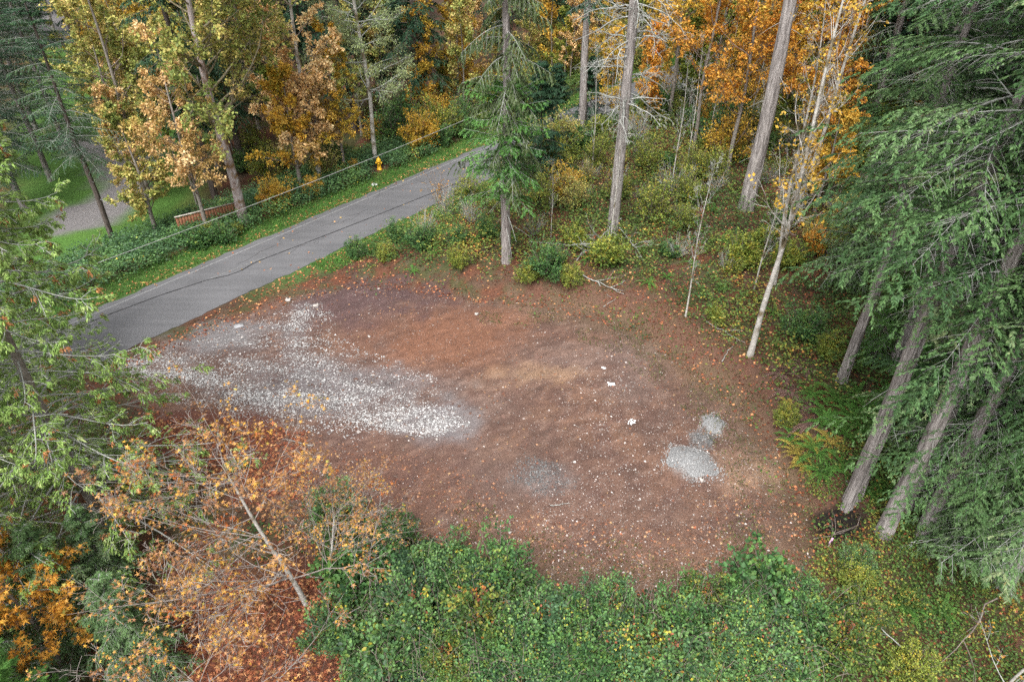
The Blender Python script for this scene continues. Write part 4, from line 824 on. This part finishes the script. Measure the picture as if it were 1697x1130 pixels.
rv = random.Random(9); rv0 = random.Random(10)
def scat(n, sl, al, kits, label, cat, group, name, cond=None, mind=1.3, sc=(.8, 1.3)):
    c = 0; pl = []
    for _ in range(n*12):
        if c >= n: break
        s_ = rv.uniform(*sl); a_ = rv.uniform(*al); x, y = RNV*(RC+s_)+RD*a_
        if y < 6 or (cond and not cond(x, y)) or any((x-u)**2+(y-v)**2 < mind*mind for u, v in pl): continue
        pl.append((x, y)); c += 1; k, leaf = rv.choice(kits)
        loc = (x, y, float(H(x, y))); z = rv.uniform(0, 6.28); q = rv.uniform(*sc)
        if isinstance(k, BushKit): k.place(loc, z, q, label, group, leaf=M[leaf], name=name, cat=cat)
        else: k.place(name, loc, z, q, label, cat, group, leaf=M[leaf])
def PXY(x, y): 
    dd = y*math.cos(PITCH)+CAM_H*math.sin(PITCH); return 848.5+FPX*x/dd, 565-FPX*(y*math.sin(PITCH)-CAM_H*math.cos(PITCH))/dd
KM3 = [TreeKit(broad(s, hgt, .07, 1.2, sp, 24, 6, 4, 9, .15, 'dia', hue=(.5, .3), ang=.8), M['bark_grey'], M['twig'], M['lm_gold']) for s, hgt, sp in ((401, 6.5, 2.), (402, 9.5, 2.4))]
scat(70, (-RW-13, -RW-3.2), (36, 95), [(B2, 'lm_gold'), (B2, 'lm_yg'), (B1, 'lm_yg'), (B2, 'lm_green'), (B1, 'lm_gold'), (B2, 'lm_olive')], 'autumn shrub in the thick growth beyond the road', 'shrub', 'shrubs in the growth beyond the road', 'shrub', lambda x, y: PXY(x, y)[0] > 400, 1.2, (.9, 1.7))
scat(26, (-RW-9, -RW-2.8), (28, 46), [(B2, 'lm_yg'), (B1, 'lm_green'), (B1, 'lm_yg'), (B2, 'lm_olive'), (B2, 'lm_green')], 'leafy green or ochre shrub right of the big maple trunk', 'shrub', 'shrubs right of the big maple', 'shrub', lambda x, y: 395 < PXY(x, y)[0] < 560 and PXY(x, y)[1] > 195, 1.3, (.6, 1.15))
scat(42, (-RW-18, -RW-4.5), (38, 100), [(KM3[0], 'lm_gold'), (KM3[1], 'lm_peach'), (KM3[0], 'lm_olive'), (KM3[1], 'lm_gold'), (KM3[0], 'lm_yg'), (KM3[1], 'lm_olive')], 'small autumn tree in the thick growth beyond the road', 'small tree', 'small autumn trees beyond the road', 'small_tree', lambda x, y: PXY(x, y)[0] > 395, 2.2)
scat(80, (RW+2.5, RW+45), (30, 90), [(B2, 'lm_yg'), (B2, 'lm_green'), (B1, 'lm_yg'), (B2, 'lm_olive'), (B1, 'lm_green'), (B2, 'lm_gold')], 'green or ochre shrub in the undergrowth behind the clearing', 'shrub', 'shrubs in the undergrowth behind the clearing', 'shrub', lambda x, y: 870 < PXY(x, y)[0] < 1500 and PXY(x, y)[1] < 335 and y < 95, 1.5, (.8, 1.5))
scat(60, (RW+2.5, RW+50), (36, 100), [(KM3[0], 'lm_orange'), (KM3[1], 'lm_orange'), (KM3[0], 'lm_yg'), (KM3[1], 'lm_gold'), (KM3[1], 'lm_olive'), (KM3[0], 'lm_gold')], 'thin-stemmed autumn sapling tree in the woods behind the clearing', 'small tree', 'thin autumn trees behind the clearing', 'small_tree', lambda x, y: 870 < PXY(x, y)[0] < 1500 and PXY(x, y)[1] < 290, 2., (.8, 1.25))
scat(85, (RW+1.5, RW+45), (24, 80), [(B2, 'lm_yg'), (B1, 'lm_green'), (B2, 'lm_yg'), (B4, 'lm_yg'), (B2, 'lm_olive'), (B3, 'lm_orange'), (B4, 'lm_green')], 'low tangled shrub on the leafy slope behind the clearing', 'shrub', 'low shrubs on the slope behind the clearing', 'shrub', lambda x, y: 640 < PXY(x, y)[0] < 1420 and 235 < PXY(x, y)[1] < 500 and float(sdist(PAD, np.array([x]), np.array([y]))[0]) > 1.3+2.5*(PXY(x, y)[0] > 1000), 1.0, (.4, .95))
scat(45, (RW+1.5, RW+45), (24, 80), [(B5, 'lm_orange')], 'bare grey twiggy shrub tangled in the brush behind the clearing', 'shrub', 'bare twiggy shrubs in the brush', 'twiggy_shrub', lambda x, y: 660 < PXY(x, y)[0] < 1420 and 190 < PXY(x, y)[1] < 490 and float(sdist(PAD, np.array([x]), np.array([y]))[0]) > 1.8, 1.3, (.4, 1.))
scat(30, (RW+2.5, RW+45), (28, 80), [(KT, 'lm_gold')], 'thin bare sapling among the brush behind the clearing', 'sapling', 'bare saplings in the brush', 'bare_sapling', lambda x, y: 880 < PXY(x, y)[0] < 1420 and 150 < PXY(x, y)[1] < 470 and float(sdist(PAD, np.array([x]), np.array([y]))[0]) > 4, 1.6, (.5, 1.))
scat(16, (-RW-26, -RW-9), (8, 44), [(KM[0], 'lm_olive'), (KM3[1], 'lm_olive'), (KM3[1], 'lm_peach'), (KM3[1], 'lm_yg')], 'olive or peach leaved tree between the lawn and the big maple', 'maple tree', 'trees between the lawn and the big maple', 'maple_tree', lambda x, y: 215 < PXY(x, y)[0] < 390 and PXY(x, y)[1] > 120, 2.4, (.75, 1.05))
scat(26, (-RW-60, -RW-9), (20, 110), [(KM[0], 'lm_olive'), (KM[1], 'lm_olive'), (KM[1], 'lm_gold')], 'olive leaved maple at the edge of the lawn beyond the big maple', 'maple tree', 'olive maples round the lawn', 'maple_tree', lambda x, y: (200 < PXY(x, y)[0] < 420 and PXY(x, y)[1] < 260) or (-20 < PXY(x, y)[0] < 330 and PXY(x, y)[1] < 62), 3.5, (.8, 1.2))
shp = [(1330, 1040), (1300, 1095), (1380, 1080), (1215, 1030), (560, 880), (590, 960), (570, 1060), (1420, 1040), (640, 930), (700, 960), (760, 990), (700, 1040), (800, 1040), (860, 1010), (900, 1060), (960, 1050), (1010, 1040), (1060, 1070), (1120, 1045), (1180, 1080), (840, 1095), (640, 1090), (740, 1110), (960, 1110), (1100, 1115), (1260, 1000), (1250, 1100), (600, 900), (660, 890), (745, 940), (830, 975), (1010, 1012), (1160, 1015)]
for i, (px, py) in enumerate(shp): (B4 if i % 4 == 1 else B1).place(P3(px, py), i*1.1, rv0.uniform(.6, 1.1), 'leafy shoots rising out of the bramble thicket below the clearing', 'leafy shoots in the bramble thicket', leaf=M[['lm_green', 'bramble', 'under', 'lm_green', 'bramble'][i % 5]], name='leafy_shoots', cat='shoots')
scat(48, (RW+8, RW+32), (-6, 26), [(B1, 'lm_green'), (B4, 'under'), (B1, 'under'), (B1, 'bramble'), (B1, 'lm_yg')], 'small leafy shrub in the ground cover of the bottom right corner', 'shrub', 'small shrubs in the bottom right corner', 'shrub', lambda x, y: 1385 < PXY(x, y)[0] < 1700 and 940 < PXY(x, y)[1] < 1150, .6, (.25, .7))
# ================================================================== FERNS
def frond_mesh(seed, L=.75):
    r = np.random.RandomState(seed); n = 15; t = np.linspace(.06, 1, n); g = G()
    def pt(t): return np.stack([L*t*(1-.12*t), 0*t, L*(.75*t-.85*t**2)], -1)
    P = pt(t); T = unit(np.gradient(P, axis=0)); w = L*.095*np.sin(np.clip(t, 0, 1)*math.pi*.86+.35)
    for s in (1, -1):
        D = T*.35+np.array([0, s, -.12]); leaves(g, P, D, np.tile([0, 0, 1.], (n, 1)), w, .042*L/.75, np.c_[np.full(n, .4)+r.rand(n)*.2, r.rand(n), r.rand(n)], 'dia')
    tubes(g, pt(np.linspace(0, 1, 6))[None], np.full((1, 6), .006), 3, C=[[.6, .5, .5]])
    return g.mesh('frond', M['fern'])
FR = [frond_mesh(i, L) for i, L in ((1, .75), (2, .65), (3, .85))]
FG = leafmat('green_fronds', [(0, (.06, .16, .03)), (1, (.13, .29, .055))]); FY = leafmat('yellow_fronds', [(0, (.26, .26, .05)), (1, (.5, .34, .08))]); FD = leafmat('withered_fronds', [(0, (.1, .06, .05)), (1, (.2, .12, .1))], 0)
def fern(px, py, sc, kind, seed):
    r = random.Random(seed); p = P3(px, py); e = bpy.data.objects.new('fern', None); COL.objects.link(e); e.location = tuple(map(float, p)); e.scale = (sc*1.35,)*3
    lab, grp, mt = {'g': ('green sword fern arching out of the leafy ground right of the clearing', 'green sword ferns right of the clearing', FG), 'y': ('yellowing fern beside the green sword ferns right of the clearing', 'yellowing ferns', FY), 'd': ('withered brown fern lying on the slope right of the clearing', 'withered ferns', FD), 'b': ('small green fern on the forest slope behind the clearing', 'ferns on the back slope', FG)}[kind]
    tag(e, lab, 'fern', grp); n = 15 if kind != 'b' else 11
    for k in range(n):
        o = ob('frond', FR[k % 3], e, rz=k*6.283/n+r.uniform(-.2, .2), mat=mt); o.rotation_euler[1] = r.uniform(-.5, .25) if kind != 'd' else r.uniform(.1, .35)
        o.scale = (r.uniform(.8, 1.15),)*3
for i, (px, py, sc, k) in enumerate([(1345, 655, .9, 'g'), (1385, 665, 1, 'g'), (1420, 655, .9, 'g'), (1370, 690, 1, 'g'), (1410, 690, 1.1, 'g'), (1435, 685, 1.1, 'g'), (1400, 720, .9, 'g'), (1430, 715, 1.1, 'g'), (1460, 680, 1, 'g'), (1365, 705, .9, 'g'), (1352, 752, 1, 'g'), (1360, 785, 1, 'g'), (1396, 775, .8, 'g'), (1312, 728, .8, 'g'), (1310, 680, .7, 'y'), (1340, 735, .8, 'y'), (1375, 735, .8, 'y'), (1325, 755, .9, 'y'), (1332, 775, .7, 'y'),
        (1295, 620, 1, 'd'), (1335, 610, 1, 'd'), (1310, 650, .9, 'd'), (1345, 700, 1, 'd'), (1345, 675, .9, 'd'), (1470, 815, .9, 'g'), (1500, 1010, .7, 'g'), (1560, 1015, .7, 'g'), (1475, 665, .9, 'g'), (1470, 650, .9, 'g'), (1445, 820, .6, 'g'),
        (1075, 470, .7, 'b'), (1105, 460, .7, 'b'), (1010, 440, .8, 'b'), (730, 385, .7, 'b'), (790, 400, .8, 'b'), (1195, 480, .6, 'b'), (1150, 440, .7, 'b'), (1200, 400, .8, 'b'), (720, 420, .7, 'b'), (685, 450, .6, 'b'), (680, 405, .7, 'b'), (1180, 350, .8, 'b'), (1230, 420, .7, 'b'), (970, 430, .8, 'b'), (1280, 520, .7, 'b'), (1110, 420, .8, 'b'), (850, 395, .8, 'b')]):
    fern(px, py, sc, k, i)

# ================================================================== OBJECTS
def box(c, s, rz=0):
    v = np.array([[a, b, d] for a in (-.5, .5) for b in (-.5, .5) for d in (-.5, .5)])*np.array(s); ca, sa = math.cos(rz), math.sin(rz)
    v = np.stack([v[:, 0]*ca-v[:, 1]*sa, v[:, 0]*sa+v[:, 1]*ca, v[:, 2]], -1)+np.array(c)
    f = [[0, 1, 3], [0, 3, 2], [4, 6, 7], [4, 7, 5], [0, 4, 5], [0, 5, 1], [2, 3, 7], [2, 7, 6], [0, 2, 6], [0, 6, 4], [1, 5, 7], [1, 7, 3]]
    return v, f
def lathe(g, prof, c=(0, 0, 0), sides=20, axis='z'):
    p = np.array(prof); th = np.arange(sides)*2*math.pi/sides
    V = np.stack([p[:, 0:1]*np.cos(th), p[:, 0:1]*np.sin(th), np.repeat(p[:, 1:2], sides, 1)], -1)
    if axis == 'x': V = V[..., [2, 0, 1]]
    if axis == 'y': V = V[..., [0, 2, 1]]
    V = V+np.array(c); k = np.arange(len(p)-1)[:, None]*sides; i = np.arange(sides)[None]; j = (i+1) % sides
    q = np.stack([k+i, k+j, k+sides+j, k+sides+i], -1).reshape(-1, 4); return g.add(V, np.concatenate([q[:, [0, 1, 2]], q[:, [0, 2, 3]]]))
# hydrant
e = bpy.data.objects.new('fire_hydrant', None); COL.objects.link(e); e.location = tuple(map(float, P3(629, 281))); e.scale = (1.15,)*3; tag(e, 'yellow fire hydrant on the grass verge in front of the white-trunked alder', 'fire hydrant')
YP = plain('yellow_paint', (.75, .42, .02), .45, .5, .1)
gob('barrel', lathe(G(), [(0, 0), (.17, 0), (.17, .03), (.12, .04), (.115, .5), (.15, .51), (.15, .55), (0.12, .56)]), YP, e, smooth=False)
gob('bonnet', lathe(G(), [(.14, .56), (.135, .62), (.1, .7), (.04, .74), (.035, .8), (0, .8)]), YP, e)
for ax_, c_ in (('x', (.1, 0, .42)), ('x', (-.2, 0, .42)), ('y', (0, -.22, .38))):
    gob('nozzle_cap', lathe(G(), [(0, 0), (.055, 0), (.06, .03), (.06, .09), (0.045, .1), (0, .1)], c_, 14, ax_), YP, e)
# fence: boards + rail + posts
a = P3(300, 392); b = P3(402, 362); L = np.linalg.norm((b-a)[:2]); rz = math.atan2(b[1]-a[1], b[0]-a[0])
e = bpy.data.objects.new('wooden_fence', None); COL.objects.link(e); e.location = tuple(a); tag(e, 'low orange-brown cedar board fence beneath the big maple', 'fence'); e.rotation_euler[2] = rz
FB = plain('cedar_boards', (.2, .085, .045), .7, .2, .35, 5); n = int(L/.17); bm = G().add(*box((0, 0, 0), (.15, .022, 1.15))).mesh('board', FB)
for i in range(n):
    x = (i+.5)*L/n; o = ob('board', bm, e, loc=(x, rng.uniform(-.006, .006), .58+rng.uniform(-.015, .015)+float((b-a)[2])*x/L)); o.rotation_euler[1] = rng.uniform(-.01, .01)
gob('top_rail', G().add(*box((L/2, 0, 1.19+float((b-a)[2])/2), (L+.1, .1, .035))), plain('grey_weathered_wood', (.4, .36, .32), .8), e)
for i in range(4): gob('post', G().add(*box((.05+i*(L-.1)/3, .065, .58), (.09, .09, 1.2))), FB, e)
# overhead wires
def wire(pts, z, r_, lab, col, grp):
    P = np.array([[*gp0(px, py, z), z] for px, py in pts]); a, b = P[0], P[-1]; t = np.linspace(0, 1, 40)[:, None]; L = a*(1-t)+b*t; L[:, 2] -= .35*4*(t*(1-t))[:, 0]
    tag(gob('overhead_wire', tubes(G(), L[None], np.full((1, 40), r_), 6), col), lab, 'wire')
WM = plain('grey_cable', (.3, .3, .29), .5); wire([(-150, 548), (905, 140)], 5.6, .013, 'pale overhead cable slung along the far side of the road', WM, None)
# litter, boards, rocks, stake
WP = plain('white_plastic', (.8, .8, .8), .5, .4, .06)
def crumple(seed, s):
    r = np.random.RandomState(seed); n = 7; x, y = np.meshgrid(np.linspace(-1, 1, n), np.linspace(-.7, .7, n), indexing='ij'); x = x+r.normal(size=x.shape)*.16; y = y+r.normal(size=x.shape)*.16; z = np.abs(r.normal(size=x.shape))*.22
    I = np.arange(n*n).reshape(n, n); q = np.stack([I[:-1, :-1], I[1:, :-1], I[1:, 1:], I[:-1, 1:]], -1).reshape(-1, 4); k = r.rand(len(q)) < .8; q = q[k]
    return G().add(np.stack([x, y, z], -1).reshape(-1, 3)*s, np.concatenate([q[:, [0, 1, 2]], q[:, [0, 2, 3]]]))
for i, (px, py, s, lab) in enumerate([(1013, 637, .16, 'crumpled white litter on the dirt, upper of the two scraps'), (1047, 700, .16, 'crumpled white litter on the dirt, lower of the two scraps'), (620, 307, .22, 'white scrap of litter on the far grass verge'), (1000, 610, .1, 'tiny white scrap above the crumpled litter on the dirt')]):
    tag(gob('litter_scrap', crumple(i, s), WP, loc=P3(px, py)+[0, 0, .01], rz=i), lab, 'litter')
tag(gob('board_scrap', G().add(*box((0, 0, .03), (.42, .3, .05))), plain('grey_board', (.35, .35, .36), .7), loc=P3(396, 541), rz=.5), 'small flat grey slab on the gravel near the road', 'slab')
def rock(seed, s):
    r = np.random.RandomState(seed); n, m = 7, 10; V = []
    for i in range(n):
        ph = math.pi*i/(n-1)
        for j in range(m): th = 2*math.pi*j/m; k = 1+.18*r.normal() if 0 < i < n-1 else 1; V.append([math.sin(ph)*math.cos(th)*k, math.sin(ph)*math.sin(th)*.75*k, math.cos(ph)*.6*k])
    F = []
    for i in range(n-1):
        for j in range(m): a, b, c, d = i*m+j, i*m+(j+1) % m, (i+1)*m+(j+1) % m, (i+1)*m+j; F += [[a, b, c], [a, c, d]]
    return G().add(np.array(V)*s, F)
RK = plain('pale_rock', (.42, .38, .35), .85, .2, .2, 6)
for i, (px, py, s, lab) in enumerate([(478, 498, .16, 'pale rock at the road side edge of the gravel'), (524, 507, .15, 'pale rock right of the gravel strip top'), (612, 558, .09, 'small pale rock on the dirt slope'), (628, 479, .08, 'small stone high on the dark dirt bank'), (790, 521, .12, 'grey rock on the upper rim of the dirt bank'), (1163, 795, .11, 'white stone at the foot of the largest gravel heap'), (662, 697, .1, 'pale stone on the lower gravel band'), (615, 701, .09, 'pale stone left on the lower gravel band'), (724, 728, .07, 'small stone below the end of the gravel'), (638, 857, .07, 'small pale stone above the bramble thicket tip'), (1137, 971, .07, 'small pale stone above the lower right brambles'), (845, 882, .07, 'white stone above the brambles in the middle')]):
    tag(gob('rock', rock(i, s), RK, loc=P3(px, py)+[0, 0, s*.2], rz=i), lab, 'rock')
PK = plain('pink_tape', (.6, .35, .55), .6)
e = bpy.data.objects.new('survey_stake', None); COL.objects.link(e); e.location = tuple(map(float, P3(1370, 912))); tag(e, 'survey stake with a faded pink ribbon at the right rim of the clearing', 'stake')
gob('stake', G().add(*box((0, 0, .3), (.04, .02, .7))), plain('stake_wood', (.4, .33, .27), .8), e)
gob('ribbon', G().add(*box((.02, -.02, .55), (.05, .012, .22))).add(*box((-.03, -.02, .42), (.03, .01, .2), .3)), PK, e)
# sticks and dead branches
def stick(px, py, px2, py2, r_, lab, br=0, lift=.06, mat='lichen', nm='fallen_branch'):
    a = P3(px, py); b = P3(px2, py2); r = np.random.RandomState(int(px)); t = np.linspace(0, 1, 8)[:, None]; d = b-a; L = d*t+r.normal(size=(8, 3))*.02*np.linalg.norm(d); L[:, 2] = H(a[0]+L[:, 0], a[1]+L[:, 1])-a[2]+lift+.1*lift
    g = tubes(G(), L[None], np.linspace(r_, r_*.4, 8)[None], 5)
    if br:
        P1, R1 = grow(L[None], np.full((1, 8), r_), br, .15, 1, .6, .8, .3, r, 5, .7, .15); P2, R2 = grow(P1, R1, 4, .2, 1, .5, .7, .1, r, 4, .7, .2); tubes(g, P1, R1, 4); tubes(g, P2, np.maximum(R2, .005), 3)
    tag(gob(nm, g, M[mat], loc=a), lab, 'branch')
stick(1025, 375, 965, 430, .05, 'bare white fallen branch spreading below the dead fir', 10, .35)
stick(1030, 385, 1065, 440, .035, 'thin bare white branch right below the dead fir', 6, .3)
stick(965, 460, 1035, 492, .03, 'dead stick on the slope right of the lush bush', 4, .1)
stick(1000, 510, 1020, 497, .02, 'short pale stick at the upper rim of the clearing')
stick(870, 415, 1000, 425, .02, 'long thin bare branch above the lush bush', 3, .5)
stick(1170, 535, 1235, 570, .02, 'thin grey stick left of the white-barked alder base', 2)
stick(1195, 600, 1215, 575, .02, 'short grey stick below the slope', 0)
stick(912, 840, 945, 835, .018, 'short pale stick lying on the dirt in the middle')
stick(950, 705, 970, 712, .012, 'small twig on the dirt near the white litter', 0, .03, 'twig')
stick(625, 860, 632, 810, .012, 'thin upright pale twig lying left on the dirt')
stick(1490, 1090, 1430, 1035, .02, 'pale stick slanting over the lower right undergrowth', 2, .4)
stick(1640, 1010, 1540, 1125, .025, 'long pale bare branch leaning over the corner undergrowth', 3, .5, 'twig')
stick(1440, 800, 1400, 812, .02, 'crooked twig at the base of the double trunk', 1, .2)
stick(1345, 895, 1420, 870, .025, 'dark charred sticks around the burnt hollow', 7, .1, 'twig')
stick(1500, 905, 1560, 895, .02, 'bare twig pile below the short fir trunk', 5, .2)
stick(520, 740, 470, 728, .02, 'thin stick across the dirt left of the gravel end', 1, .05)
tri = sum(len(m.polygons) for m in bpy.data.meshes); print('TRIS', tri, 'OBJS', len(S.objects))
